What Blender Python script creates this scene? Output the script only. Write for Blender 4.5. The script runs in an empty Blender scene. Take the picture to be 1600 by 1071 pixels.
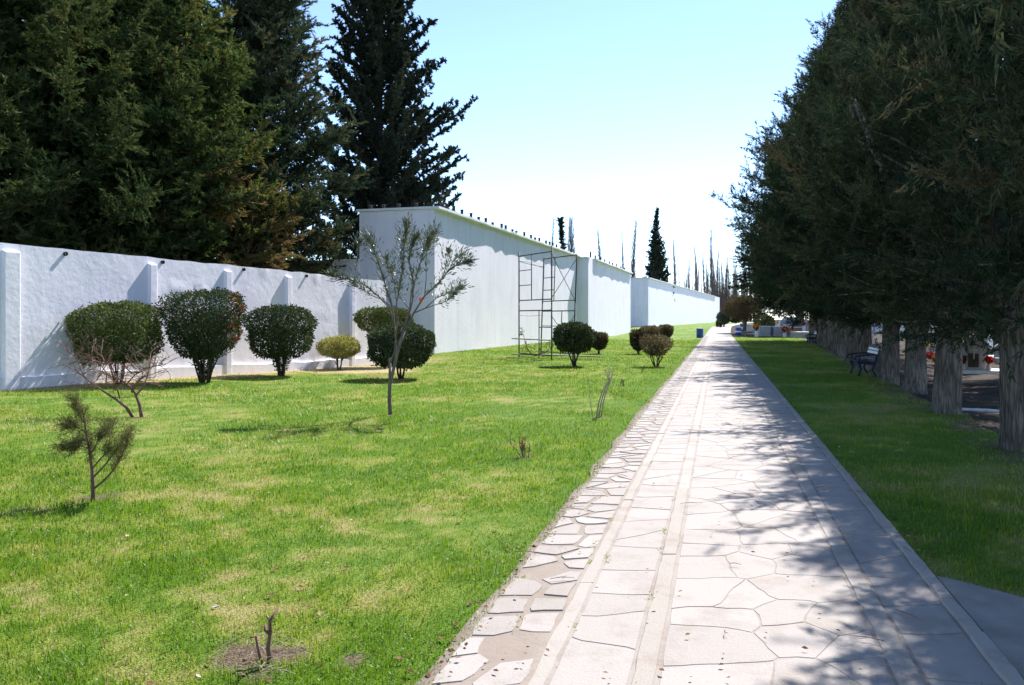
import bpy, math, random
import numpy as np
from mathutils import Vector, Matrix

PI = math.pi
col = bpy.context.scene.collection
scene = bpy.context.scene

# ------------------------------------------------------------------ camera numbers
F = 1220.0          # focal length in photo pixels (1600 wide)
CX, HY = 800.0, 499.5   # optical centre column, horizon row
EYE = 1.6

def sstep(a, b, x):
    t = np.clip((np.asarray(x, float) - a) / (b - a), 0, 1)
    return t * t * (3 - 2 * t)

def gz(x, y):
    """height of the ground"""
    x = np.asarray(x, float); y = np.asarray(y, float)
    z = 0.62 * sstep(76, 110, y) + 0.28 * sstep(110, 230, y)
    z = z + 0.17 * sstep(-3.5, -9.5, x) * sstep(30, 17, y)
    # the strip under the tree row drops a little towards the graves
    r = x - (0.326 * (y - 9.5) + 6.2)
    z = z - 0.10 * sstep(0.3, 1.6, r) * sstep(60, 45, y)
    return z

def at(px, py, lift=0.0):
    """ground point seen at a photo pixel"""
    z = 0.0
    for _ in range(40):
        d = (EYE - z) * F / (py - HY)
        x = (px - CX) / F * d
        z = 0.5 * z + 0.5 * float(gz(x, d))
    return Vector((x, d, z + lift))

def ray(px, py, d):
    return Vector(((px - CX) / F * d, d, EYE + (HY - py) / F * d))

# ------------------------------------------------------------------ noise (numpy)
def vnoise(x, y, s, seed=0):
    x = np.asarray(x, float) / s; y = np.asarray(y, float) / s
    xi = np.floor(x).astype(np.int64); yi = np.floor(y).astype(np.int64)
    fx = x - xi; fy = y - yi
    fx = fx * fx * (3 - 2 * fx); fy = fy * fy * (3 - 2 * fy)
    def h(a, b):
        n = (a * 374761393 + b * 668265263 + seed * 1442695041) & 0x7fffffff
        n = ((n ^ (n >> 13)) * 1274126177) & 0x7fffffff
        n = n ^ (n >> 16)
        return (n & 0xffff) / 65535.0
    return (h(xi, yi) * (1 - fx) + h(xi + 1, yi) * fx) * (1 - fy) + (h(xi, yi + 1) * (1 - fx) + h(xi + 1, yi + 1) * fx) * fy

def fbm(x, y, s, seed=0, octs=4, gain=0.5):
    v = 0; a = 1; t = 0
    for i in range(octs):
        v = v + a * vnoise(x, y, s, seed + i * 7); t += a
        a *= gain; s *= 0.5
    return v / t

# ------------------------------------------------------------------ mesh helpers
def raw_mesh(name, verts, faces, attrs=None, smooth=False):
    """verts (n,3); faces (m,3) or (m,4) array, or a list of index lists; attrs {name: per-vertex float array}"""
    me = bpy.data.meshes.new(name)
    verts = np.asarray(verts, np.float32)
    if isinstance(faces, np.ndarray):
        k = faces.shape[1]; m = faces.shape[0]
        starts = np.arange(0, m * k, k, dtype=np.int32)
        idx = faces.astype(np.int32).ravel()
    else:
        lens = np.array([len(f) for f in faces], np.int32); m = len(faces)
        starts = np.concatenate([[0], np.cumsum(lens)[:-1]]).astype(np.int32)
        idx = np.array([i for f in faces for i in f], np.int32)
    me.vertices.add(len(verts)); me.vertices.foreach_set('co', verts.ravel())
    me.loops.add(len(idx)); me.loops.foreach_set('vertex_index', idx)
    me.polygons.add(m); me.polygons.foreach_set('loop_start', starts)
    me.update(calc_edges=True)
    me.polygons.foreach_set('use_smooth', np.full(m, bool(smooth)))
    for an, av in (attrs or {}).items():
        at_ = me.attributes.new(an, 'FLOAT', 'POINT')
        at_.data.foreach_set('value', np.asarray(av, np.float32))
    me.validate()
    return me

def link(name, me, mat, parent=None, loc=None):
    o = bpy.data.objects.new(name, me)
    if mat is not None:
        for m in (mat if isinstance(mat, (list, tuple)) else [mat]):
            me.materials.append(m)
    col.objects.link(o)
    if parent is not None: o.parent = parent
    if loc is not None: o.location = loc
    return o

def tag(o, label=None, cat=None, group=None, kind=None):
    if label: o['label'] = label
    if cat: o['category'] = cat
    if group: o['group'] = group
    if kind: o['kind'] = kind
    return o

def thing(name, label, cat, loc=(0, 0, 0), rz=0.0, group=None):
    o = bpy.data.objects.new(name, None)
    o.empty_display_size = 0.2
    col.objects.link(o)
    o.location = loc; o.rotation_euler = (0, 0, rz)
    return tag(o, label, cat, group)

def dup(root, loc, rz=0.0, scale=(1, 1, 1), label=None, group=None):
    r = root.copy(); col.objects.link(r)
    r.location = loc; r.rotation_euler = (0, 0, rz); r.scale = scale
    if label: r['label'] = label
    if group: r['group'] = group
    for ch in list(root.children):
        c = ch.copy(); col.objects.link(c); c.parent = r
        for g in list(ch.children):
            d = g.copy(); col.objects.link(d); d.parent = c
    return r

class MB:
    """collects solids into one mesh"""
    def __init__(s): s.v = []; s.f = []; s.t = []
    def add(s, vs, fs, tone=0.5):
        o = len(s.v)
        s.v += [tuple(v) for v in vs]; s.f += [[i + o for i in f] for f in fs]
        s.t += [tone] * len(vs)
    def box(s, c, size, rz=0.0, tone=0.5, M=None, bev=0.0):
        hx, hy, hz = size[0] / 2, size[1] / 2, size[2] / 2
        b = min(bev, hx * .9, hy * .9, hz * .9)
        if b <= 0:
            vs = [(x, y, z) for z in (-hz, hz) for x, y in ((-hx, -hy), (hx, -hy), (hx, hy), (-hx, hy))]
            fs = [(3, 2, 1, 0), (4, 5, 6, 7), (0, 1, 5, 4), (1, 2, 6, 5), (2, 3, 7, 6), (3, 0, 4, 7)]
        else:
            def ring(ix, iy, z):
                r = []
                for sx, sy in ((-1, -1), (1, -1), (1, 1), (-1, 1)):
                    a = (sx * ix, sy * (iy - b)); c2 = (sx * (ix - b), sy * iy)
                    r += [a, c2] if sx * sy < 0 else [c2, a]
                # order as loop
                r = sorted(r, key=lambda p: math.atan2(p[1] / iy, p[0] / ix))
                return [(p[0], p[1], z) for p in r]
            rs = [ring(hx - b, hy - b, -hz), ring(hx, hy, -hz + b), ring(hx, hy, hz - b), ring(hx - b, hy - b, hz)]
            # shrink top/bottom rings keep 8 pts
            vs = [p for r in rs for p in r]
            fs = [tuple(reversed(range(8)))]
            for k in range(3):
                for i in range(8):
                    j = (i + 1) % 8
                    fs.append((k * 8 + i, k * 8 + j, k * 8 + 8 + j, k * 8 + 8 + i))
            fs.append(tuple(range(24, 32)))
        c_, s_ = math.cos(rz), math.sin(rz)
        if M is None:
            vs = [(c[0] + x * c_ - y * s_, c[1] + x * s_ + y * c_, c[2] + z) for x, y, z in vs]
        else:
            vs = [tuple(M @ Vector((x, y, z))) for x, y, z in vs]
        s.add(vs, fs, tone)
    def tube(s, pts, rad, n=8, tone=0.5, caps=True, jag=None):
        pts = [Vector(p) for p in pts]
        if not isinstance(rad, (list, tuple, np.ndarray)): rad = [rad] * len(pts)
        vs = []; fs = []
        d0 = (pts[1] - pts[0]).normalized()
        u = d0.orthogonal().normalized()
        for i, p in enumerate(pts):
            if i == 0: d = d0
            elif i == len(pts) - 1: d = (pts[i] - pts[i - 1]).normalized()
            else: d = (pts[i + 1] - pts[i - 1]).normalized()
            u = (u - d * u.dot(d))
            u = u.normalized() if u.length > 1e-6 else d.orthogonal().normalized()
            w = d.cross(u)
            for k in range(n):
                a = 2 * PI * k / n
                r = rad[i] * (jag(i, k) if jag else 1)
                vs.append(p + (u * math.cos(a) + w * math.sin(a)) * r)
        for i in range(len(pts) - 1):
            for k in range(n):
                k2 = (k + 1) % n
                fs.append((i * n + k, i * n + k2, i * n + n + k2, i * n + n + k))
        if caps:
            fs.append(tuple(reversed(range(n)))); fs.append(tuple(range((len(pts) - 1) * n, len(pts) * n)))
        s.add(vs, fs, tone)
    def bar(s, a, b, r=0.02, n=8): s.tube([a, b], r, n)
    def prism(s, poly, y0, y1, tone=0.5):
        """outline in x-z, extruded along y"""
        n = len(poly)
        vs = [(x, y0, z) for x, z in poly] + [(x, y1, z) for x, z in poly]
        fs = [tuple(range(n)), tuple(reversed(range(n, 2 * n)))]
        for i in range(n):
            j = (i + 1) % n
            fs.append((j, i, n + i, n + j))
        s.add(vs, fs, tone)
    def lathe(s, prof, n=20, c=(0, 0, 0), tone=0.5):
        vs = []; fs = []
        for r, z in prof:
            for k in range(n):
                a = 2 * PI * k / n
                vs.append((c[0] + r * math.cos(a), c[1] + r * math.sin(a), c[2] + z))
        for i in range(len(prof) - 1):
            for k in range(n):
                k2 = (k + 1) % n
                fs.append((i * n + k, i * n + k2, i * n + n + k2, i * n + n + k))
        fs.append(tuple(reversed(range(n)))); fs.append(tuple(range((len(prof) - 1) * n, len(prof) * n)))
        s.add(vs, fs, tone)
    def build(s, name, mat, parent=None, loc=None, smooth=False):
        me = raw_mesh(name, np.array(s.v, np.float32), s.f, {'tone': np.array(s.t)}, smooth)
        return link(name, me, mat, parent, loc)

# ------------------------------------------------------------------ materials
def new_mat(name):
    m = bpy.data.materials.new(name); m.use_nodes = True
    nt = m.node_tree
    for n in list(nt.nodes): nt.nodes.remove(n)
    return m, nt, nt.nodes, nt.links

def N(nt, typ, **kw):
    n = nt.nodes.new(typ)
    for k, v in kw.items():
        if k.startswith('i_'):
            n.inputs[k[2:].replace('_', ' ')].default_value = v
        else: setattr(n, k, v)
    return n

def ramp(nt, stops, interp='LINEAR'):
    r = nt.nodes.new('ShaderNodeValToRGB'); cr = r.color_ramp; cr.interpolation = interp
    while len(cr.elements) < len(stops): cr.elements.new(0.5)
    for e, (p, c) in zip(cr.elements, stops):
        e.position = p; e.color = (*c, 1)
    return r

def mat_leaf(name, stops, transl=0.3, gloss=0.0, rough=0.4, attr='tone', vary=0.0):
    m, nt, ns, ls = new_mat(name)
    a = N(nt, 'ShaderNodeAttribute', attribute_name=attr)
    r = ramp(nt, stops)
    ls.new(a.outputs['Fac'], r.inputs['Fac'])
    if vary > 0:      # one tree differs from the next
        oi = N(nt, 'ShaderNodeObjectInfo'); mr = N(nt, 'ShaderNodeMapRange'); ls.new(oi.outputs['Random'], mr.inputs['Value'])
        mr.inputs['To Min'].default_value = 1 - vary; mr.inputs['To Max'].default_value = 1 + vary * 1.3
        hv = N(nt, 'ShaderNodeHueSaturation'); ls.new(r.outputs['Color'], hv.inputs['Color']); ls.new(mr.outputs['Result'], hv.inputs['Value']); r = hv
    d = N(nt, 'ShaderNodeBsdfDiffuse'); t = N(nt, 'ShaderNodeBsdfTranslucent')
    ls.new(r.outputs['Color'], d.inputs['Color'])
    hs = N(nt, 'ShaderNodeHueSaturation'); hs.inputs['Value'].default_value = 1.15; hs.inputs['Saturation'].default_value = 1.1
    ls.new(r.outputs['Color'], hs.inputs['Color']); ls.new(hs.outputs['Color'], t.inputs['Color'])
    mx = N(nt, 'ShaderNodeMixShader'); mx.inputs['Fac'].default_value = transl
    ls.new(d.outputs[0], mx.inputs[1]); ls.new(t.outputs[0], mx.inputs[2])
    out = N(nt, 'ShaderNodeOutputMaterial')
    last = mx
    if gloss > 0:
        g = N(nt, 'ShaderNodeBsdfGlossy'); g.inputs['Roughness'].default_value = rough
        g.inputs['Color'].default_value = (1, 1, 1, 1)
        m2 = N(nt, 'ShaderNodeMixShader'); m2.inputs['Fac'].default_value = gloss
        ls.new(mx.outputs[0], m2.inputs[1]); ls.new(g.outputs[0], m2.inputs[2]); last = m2
    ls.new(last.outputs[0], out.inputs['Surface'])
    return m

def mat_surface(name, c1, c2, scale=6, rough=0.8, bump=0.3, bscale=40, detail=6, dist=0.01, stretch=(1, 1, 1), spec=0.3, metallic=0.0, mid=None, c3=None):
    m, nt, ns, ls = new_mat(name)
    tc = N(nt, 'ShaderNodeTexCoord')
    mp = N(nt, 'ShaderNodeMapping'); mp.inputs['Scale'].default_value = stretch
    ls.new(tc.outputs['Object'], mp.inputs['Vector'])
    n1 = N(nt, 'ShaderNodeTexNoise'); n1.inputs['Scale'].default_value = scale; n1.inputs['Detail'].default_value = detail
    n1.inputs['Roughness'].default_value = 0.62
    ls.new(mp.outputs[0], n1.inputs['Vector'])
    st = [(0.32, c1), (0.68, c2)]
    if c3: st = [(0.25, c1), (0.5, c2), (0.75, c3)]
    r = ramp(nt, st); ls.new(n1.outputs['Fac'], r.inputs['Fac'])
    n2 = N(nt, 'ShaderNodeTexNoise'); n2.inputs['Scale'].default_value = bscale; n2.inputs['Detail'].default_value = 5
    ls.new(mp.outputs[0], n2.inputs['Vector'])
    b = N(nt, 'ShaderNodeBump'); b.inputs['Strength'].default_value = bump; b.inputs['Distance'].default_value = dist
    ls.new(n2.outputs['Fac'], b.inputs['Height'])
    p = N(nt, 'ShaderNodeBsdfPrincipled'); p.inputs['Roughness'].default_value = rough
    p.inputs['Specular IOR Level'].default_value = spec; p.inputs['Metallic'].default_value = metallic
    ls.new(r.outputs['Color'], p.inputs['Base Color']); ls.new(b.outputs[0], p.inputs['Normal'])
    out = N(nt, 'ShaderNodeOutputMaterial'); ls.new(p.outputs[0], out.inputs['Surface'])
    return m

def mat_plaster(name, streak=0.5, base=(0.815, 0.79, 0.86), bump=0.35):
    """white paint, rain streaks and scuffs of its own"""
    m, nt, ns, ls = new_mat(name)
    g = N(nt, 'ShaderNodeNewGeometry')
    mp = N(nt, 'ShaderNodeMapping'); mp.inputs['Scale'].default_value = (1.4, 1.4, 0.16)
    ls.new(g.outputs['Position'], mp.inputs['Vector'])
    n1 = N(nt, 'ShaderNodeTexNoise'); n1.inputs['Scale'].default_value = 1.6; n1.inputs['Detail'].default_value = 7; n1.inputs['Roughness'].default_value = .65
    ls.new(mp.outputs[0], n1.inputs['Vector'])
    k = 1 - 0.22 * streak
    r1 = ramp(nt, [(0.30, tuple(b * k for b in base)), (0.55, base), (1.0, base)])
    ls.new(n1.outputs['Fac'], r1.inputs['Fac'])
    n2 = N(nt, 'ShaderNodeTexNoise'); n2.inputs['Scale'].default_value = 0.7; n2.inputs['Detail'].default_value = 8; n2.inputs['Roughness'].default_value = .7
    ls.new(g.outputs['Position'], n2.inputs['Vector'])
    r2 = ramp(nt, [(0.35, (0.93, 0.935, 0.94)), (0.62, (1, 1, 1))]); ls.new(n2.outputs['Fac'], r2.inputs['Fac'])
    mx = N(nt, 'ShaderNodeMix', data_type='RGBA', blend_type='MULTIPLY'); mx.inputs[0].default_value = 1
    ls.new(r1.outputs['Color'], mx.inputs[6]); ls.new(r2.outputs['Color'], mx.inputs[7])
    n3 = N(nt, 'ShaderNodeTexNoise'); n3.inputs['Scale'].default_value = 6; n3.inputs['Detail'].default_value = 7; n3.inputs['Roughness'].default_value = .6
    ls.new(g.outputs['Position'], n3.inputs['Vector'])
    b = N(nt, 'ShaderNodeBump'); b.inputs['Strength'].default_value = bump; b.inputs['Distance'].default_value = 0.03
    ls.new(n3.outputs['Fac'], b.inputs['Height'])
    p = N(nt, 'ShaderNodeBsdfPrincipled'); p.inputs['Roughness'].default_value = .85; p.inputs['Specular IOR Level'].default_value = .2
    ls.new(mx.outputs[2], p.inputs['Base Color']); ls.new(b.outputs[0], p.inputs['Normal'])
    out = N(nt, 'ShaderNodeOutputMaterial'); ls.new(p.outputs[0], out.inputs['Surface'])
    return m

M = {}
M['plaster'] = mat_plaster('white_plaster', 0.42)
M['lumpy'] = mat_plaster('rough_white_plaster', 0.35, bump=0.32)
M['roof'] = mat_surface('roof_concrete', (.66, .68, .71), (.78, .80, .83), 3, .9, .3)
M['black_pipe'] = mat_surface('dark_pipe', (.012, .012, .014), (.03, .03, .03), 8, .6, .1)
M['soil'] = mat_surface('bare_soil', (.055, .042, .030), (.15, .115, .08), 1.3, .95, .9, 14, 8, .03, c3=(.24, .19, .13))
M['yard'] = mat_surface('dry_yard', (.16, .13, .095), (.33, .28, .21), .6, .95, .8, 9, 8, .03)
M['concrete'] = mat_surface('kerb_concrete', (.22, .20, .175), (.40, .37, .33), 9, .9, .8, 60, 8, .006)
M['pavement'] = mat_surface('side_concrete', (.19, .175, .16), (.28, .26, .24), 3, .9, .6, 70, 8, .004)
M['grave_grey'] = mat_surface('grey_render', (.24, .235, .225), (.40, .39, .375), 5, .9, .5, 40, 6, .01)
M['grave_white'] = mat_surface('white_render', (.66, .65, .63), (.80, .79, .78), 4, .8, .3, 40, 6, .01)
M['grave_tan'] = mat_surface('tan_render', (.42, .36, .28), (.55, .49, .40), 4, .85, .3, 40, 6, .01)
M['grave_brown'] = mat_surface('brown_brick_render', (.22, .10, .055), (.34, .17, .09), 6, .85, .4, 40, 6, .01)
M['grave_blue'] = mat_surface('blue_grey_paint', (.10, .14, .20), (.17, .22, .30), 5, .6, .3, 40, 6, .01)
M['drum_blue'] = mat_surface('blue_plastic', (.012, .055, .24), (.02, .085, .34), 6, .45, .1, 30, spec=.5)
M['white_band'] = mat_surface('white_paint', (.7, .7, .7), (.82, .82, .82), 6, .5, .1, 30)
M['metal_grey'] = mat_surface('scaffold_steel', (.045, .05, .06), (.13, .12, .12), 14, .6, .2, 60, 5, .003, spec=.5, metallic=.3)
M['plank'] = mat_surface('weathered_plank', (.20, .17, .14), (.38, .34, .29), 8, .9, .4, 40, 6, .005, stretch=(.3, 4, 4))
M['navy'] = mat_surface('navy_paint', (.005, .011, .036), (.010, .020, .058), 8, .55, .1, 30, spec=.25)
M['sky_sheen_slat'] = mat_surface('sky_reflection_blue', (.42, .52, .62), (.58, .66, .72), 8, .35, .1, 30, spec=.6)  # reflected sky put into the slat colour; the bench itself is navy
M['pipe'] = mat_surface('galvanised_pipe', (.30, .33, .38), (.45, .48, .54), 8, .5, .1, 30, spec=.5)
def mat_bark(name, c1, c2, c3, sc=1.0):
    """stringy vertical ridges with dark furrows of their own"""
    m, nt, ns, ls = new_mat(name)
    tc = N(nt, 'ShaderNodeTexCoord')
    mp = N(nt, 'ShaderNodeMapping'); mp.inputs['Scale'].default_value = (9 * sc, 9 * sc, 1.5 * sc); ls.new(tc.outputs['Object'], mp.inputs['Vector'])
    nz = N(nt, 'ShaderNodeTexNoise'); nz.inputs['Scale'].default_value = 2.2; nz.inputs['Detail'].default_value = 4; ls.new(mp.outputs[0], nz.inputs['Vector'])
    mixv = N(nt, 'ShaderNodeMix', data_type='RGBA'); mixv.inputs[0].default_value = .35
    ls.new(mp.outputs[0], mixv.inputs[6]); ls.new(nz.outputs['Color'], mixv.inputs[7])
    vo = N(nt, 'ShaderNodeTexVoronoi', feature='DISTANCE_TO_EDGE'); vo.inputs['Scale'].default_value = 2.4; ls.new(mixv.outputs[2], vo.inputs['Vector'])
    n2 = N(nt, 'ShaderNodeTexNoise'); n2.inputs['Scale'].default_value = 3.2; n2.inputs['Detail'].default_value = 9; n2.inputs['Roughness'].default_value = .7; ls.new(mp.outputs[0], n2.inputs['Vector'])
    sm = N(nt, 'ShaderNodeMath', operation='MULTIPLY_ADD'); ls.new(vo.outputs['Distance'], sm.inputs[0]); sm.inputs[1].default_value = 1.5; ls.new(n2.outputs['Fac'], sm.inputs[2])
    r = ramp(nt, [(.36, c1), (.58, c2), (.92, c3)]); ls.new(sm.outputs[0], r.inputs['Fac'])
    n3 = N(nt, 'ShaderNodeTexNoise'); n3.inputs['Scale'].default_value = 2.0; n3.inputs['Detail'].default_value = 5; ls.new(tc.outputs['Object'], n3.inputs['Vector'])
    r3 = ramp(nt, [(.35, (.72, .70, .68)), (.65, (1.12, 1.14, 1.16))]); ls.new(n3.outputs['Fac'], r3.inputs['Fac'])
    mu = N(nt, 'ShaderNodeMix', data_type='RGBA', blend_type='MULTIPLY'); mu.inputs[0].default_value = 1; ls.new(r.outputs['Color'], mu.inputs[6]); ls.new(r3.outputs['Color'], mu.inputs[7])
    b = N(nt, 'ShaderNodeBump'); b.inputs['Strength'].default_value = 1; b.inputs['Distance'].default_value = .05; ls.new(sm.outputs[0], b.inputs['Height'])
    p = N(nt, 'ShaderNodeBsdfPrincipled'); p.inputs['Roughness'].default_value = .95; p.inputs['Specular IOR Level'].default_value = .1
    ls.new(mu.outputs[2], p.inputs['Base Color']); ls.new(b.outputs[0], p.inputs['Normal'])
    out = N(nt, 'ShaderNodeOutputMaterial'); ls.new(p.outputs[0], out.inputs['Surface'])
    return m
M['bark'] = mat_bark('fibrous_bark', (.055, .046, .038), (.165, .143, .122), (.29, .26, .225))
M['bark_dark'] = mat_surface('dark_bark', (.03, .024, .02), (.09, .072, .058), 6, .95, .8, 14, 6, .03, stretch=(3, 3, .5))
M['bark_grey'] = mat_surface('grey_bark', (.085, .068, .058), (.20, .168, .145), 9, .9, .5, 30, 6, .01, stretch=(2, 2, .5))
M['bark_red'] = mat_surface('reddish_bark', (.09, .045, .035), (.22, .13, .105), 9, .9, .4, 30, 6, .01)
M['bark_poplar'] = mat_surface('pale_poplar_bark', (.11, .09, .08), (.19, .16, .145), 2, .9, .4, 10)
M['twig_poplar'] = mat_surface('poplar_twigs', (.13, .095, .085), (.20, .15, .135), 2, .95, .0, 10)
M['cut_wood'] = mat_surface('cut_branch', (.25, .2, .15), (.4, .33, .25), 9, .9, .3, 30)
SUN_H = (.54, .842); SUN_EL = 48.5; EXPO = 1.27
# ================================================================== layout lines
ROWX = lambda d: 0.326 * (d - 9.5) + 6.2           # tree row on the right
def bend(d):
    return 0.00062 * np.maximum(np.asarray(d, float) - 77, 0) ** 2
def PX(d, u):                                      # path coordinate u -> x at depth d
    return 0.264 * np.asarray(d, float) + bend(d) + u
WD = Vector((0.397, 0.918)); W0 = Vector((-10.36, 15.8))      # low wall
def wall_s(P0, D, px):
    k = (px - CX) / F
    return (k * P0.y - P0.x) / (D.x - k * D.y)
LW_END = wall_s(W0, WD, 603)
B1 = Vector((-3.63, 36.6)); B1D = Vector((0.305, 0.952)).normalized()
B1L = 29.8
B2 = Vector((6.32, 64.7)); B2D = Vector((0.29, 0.957)).normalized(); B2L = 24.2
B3 = Vector((18.85, 108.0)); B3D = Vector((0.334, 0.942)).normalized(); B3L = 104.0
B4 = Vector((53.2, 206.5)); B4L = 20.5

def left_limit(d):
    d = np.asarray(d, float)
    lw = W0.x + (d - W0.y) * WD.x / WD.y - 0.05
    x1 = B1.x + (d - B1.y) * B1D.x / B1D.y - 0.05
    x2 = B2.x + (d - B2.y) * B2D.x / B2D.y - 0.05
    x3 = B3.x + (d - B3.y) * B3D.x / B3D.y - 0.05
    r = np.where(d < 29.3, lw, np.where(d < 36.5, -8.0, np.where(d < 64.7, x1, np.where(d < 89, x2, np.where(d < 107.9, x2 - 4, x3)))))
    return np.maximum(r, -1.15 * d - 4)

def lawn_dry(x, y):
    x = np.asarray(x, float); y = np.asarray(y, float)
    a = fbm(x, y, 2.6, 11, 4, .55); b = fbm(x, y, 0.55, 23, 3, .6)
    c = fbm(x, y, 0.16, 29, 2, .6)
    v = np.clip((a - 0.53) * .85 + (b - .5) * 1.0 + (c - .5) * 1.2 + 0.18, 0, .70)
    # worn, straw-coloured ground along the foot of the low wall
    w = W0.x + (y - W0.y) * WD.x / WD.y
    v = np.maximum(v, np.clip(1.15 - (x - w) / 2.2 + (b - .5) * 1.2, 0, 1) * sstep(14, 17, y) * sstep(36, 30, y))
    g = ((x + 5.2) / 2.9) ** 2 + ((y - 24.8) / 2.5) ** 2
    v = np.maximum(v, np.clip(1.3 - g + (b - .5), 0, 1))
    # greener verge beside the paving
    e = PX(y, -1.3) - x
    v = v * np.clip(0.25 + e / 1.0, 0, 1)
    return np.clip(v, 0, 1)

def soil_spots(x, y):
    s = np.zeros_like(np.asarray(x, float))
    for (px, py, r) in SPOTS:
        p = at(px, py)
        dd = np.hypot((x - p.x), (y - p.y) * 0.9) + (vnoise(x, y, .13, 5) - .5) * r * .9
        s = np.maximum(s, np.clip((r - dd) / (r * .45), 0, 1))
    return s
SPOTS = [(418, 1018, .24), (158, 776, .20), (937, 651, .16), (818, 713, .12), (216, 652, .2), (609, 647, .15), (320, 592, .3), (550, 1030, .10), (900, 571, .2), (1028, 572, .2)]

# ================================================================== ground sheets
def grid_sheet(name, ds, xl, xr, n, zoff, mat, bow=None, extra=None):
    ds = np.asarray(ds, float); t = np.linspace(0, 1, n)
    X = xl(ds)[:, None] * (1 - t) + xr(ds)[:, None] * t
    Y = np.repeat(ds[:, None], n, 1)
    Z = gz(X, Y) + zoff
    if bow is not None: Z = Z + bow(X, Y)
    V = np.stack([X, Y, Z], -1).reshape(-1, 3)
    i = np.arange(len(ds) - 1)[:, None] * n + np.arange(n - 1)[None]
    Fq = np.stack([i, i + 1, i + n + 1, i + n], -1).reshape(-1, 4)
    at_ = {k: f(X, Y).ravel() for k, f in (extra or {}).items()}
    me = raw_mesh(name, V, Fq, at_, True)
    o = link(name, me, mat); o['kind'] = 'structure'
    return o

# bare earth out to the horizon
def c_lin(v): return lambda d: np.full(len(d), float(v))
gd = np.concatenate([np.array([-1500, -400, -120, -60, -30]), np.arange(-12, 30, 1.0), np.arange(30, 260, 3.0), np.array([280, 320, 400, 600, 1000, 2200])])
tx = np.concatenate([np.array([-2200, -800, -300, -120, -60]), np.arange(-36, 80, 1.5), np.array([90, 110, 140, 200, 320, 800, 2200])])
Yg = np.repeat(gd[:, None], len(tx), 1); Xg = np.repeat(tx[None], len(gd), 0)
Zg = gz(Xg, Yg) - 0.06
rr = Xg - ROWX(Yg)
lump = np.clip((rr - .5) / 1.5, 0, 1) * np.clip(1 - (rr - 9) / 6, 0, 1) * sstep(0, 6, Yg) * sstep(60, 40, Yg)
Zg = Zg + lump * (fbm(Xg, Yg, 2.6, 41) - .42) * .55
n_ = len(tx)
i_ = np.arange(len(gd) - 1)[:, None] * n_ + np.arange(n_ - 1)[None]
Fg = np.stack([i_, i_ + 1, i_ + n_ + 1, i_ + n_], -1).reshape(-1, 4)
def mat_ground():
    m, nt, ns, ls = new_mat('bare_ground')
    g = N(nt, 'ShaderNodeNewGeometry')
    a = N(nt, 'ShaderNodeAttribute', attribute_name='dry')
    n1 = N(nt, 'ShaderNodeTexNoise'); n1.inputs['Scale'].default_value = .9; n1.inputs['Detail'].default_value = 10; n1.inputs['Roughness'].default_value = .65
    ls.new(g.outputs['Position'], n1.inputs['Vector'])
    r1 = ramp(nt, [(.3, (.024, .019, .015)), (.55, (.048, .038, .029)), (.75, (.095, .077, .058))])  # dark soil, darkened further to stand in for tree shade
    r2 = ramp(nt, [(.3, (.24, .20, .15)), (.7, (.40, .35, .28))])
    ls.new(n1.outputs['Fac'], r1.inputs['Fac']); ls.new(n1.outputs['Fac'], r2.inputs['Fac'])
    mx = N(nt, 'ShaderNodeMix', data_type='RGBA'); ls.new(a.outputs['Fac'], mx.inputs[0])
    ls.new(r1.outputs['Color'], mx.inputs[6]); ls.new(r2.outputs['Color'], mx.inputs[7])
    n2 = N(nt, 'ShaderNodeTexNoise'); n2.inputs['Scale'].default_value = 11; n2.inputs['Detail'].default_value = 9
    ls.new(g.outputs['Position'], n2.inputs['Vector'])
    b = N(nt, 'ShaderNodeBump'); b.inputs['Distance'].default_value = .05; b.inputs['Strength'].default_value = .8
    ls.new(n2.outputs['Fac'], b.inputs['Height'])
    p = N(nt, 'ShaderNodeBsdfPrincipled'); p.inputs['Roughness'].default_value = .95; p.inputs['Specular IOR Level'].default_value = .1
    ls.new(mx.outputs[2], p.inputs['Base Color']); ls.new(b.outputs[0], p.inputs['Normal'])
    out = N(nt, 'ShaderNodeOutputMaterial'); ls.new(p.outputs[0], out.inputs['Surface'])
    return m
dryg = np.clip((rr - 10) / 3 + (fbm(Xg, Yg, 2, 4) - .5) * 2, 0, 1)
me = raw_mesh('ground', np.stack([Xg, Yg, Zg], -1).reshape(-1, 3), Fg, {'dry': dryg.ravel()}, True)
link('ground', me, mat_ground())['kind'] = 'structure'

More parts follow.
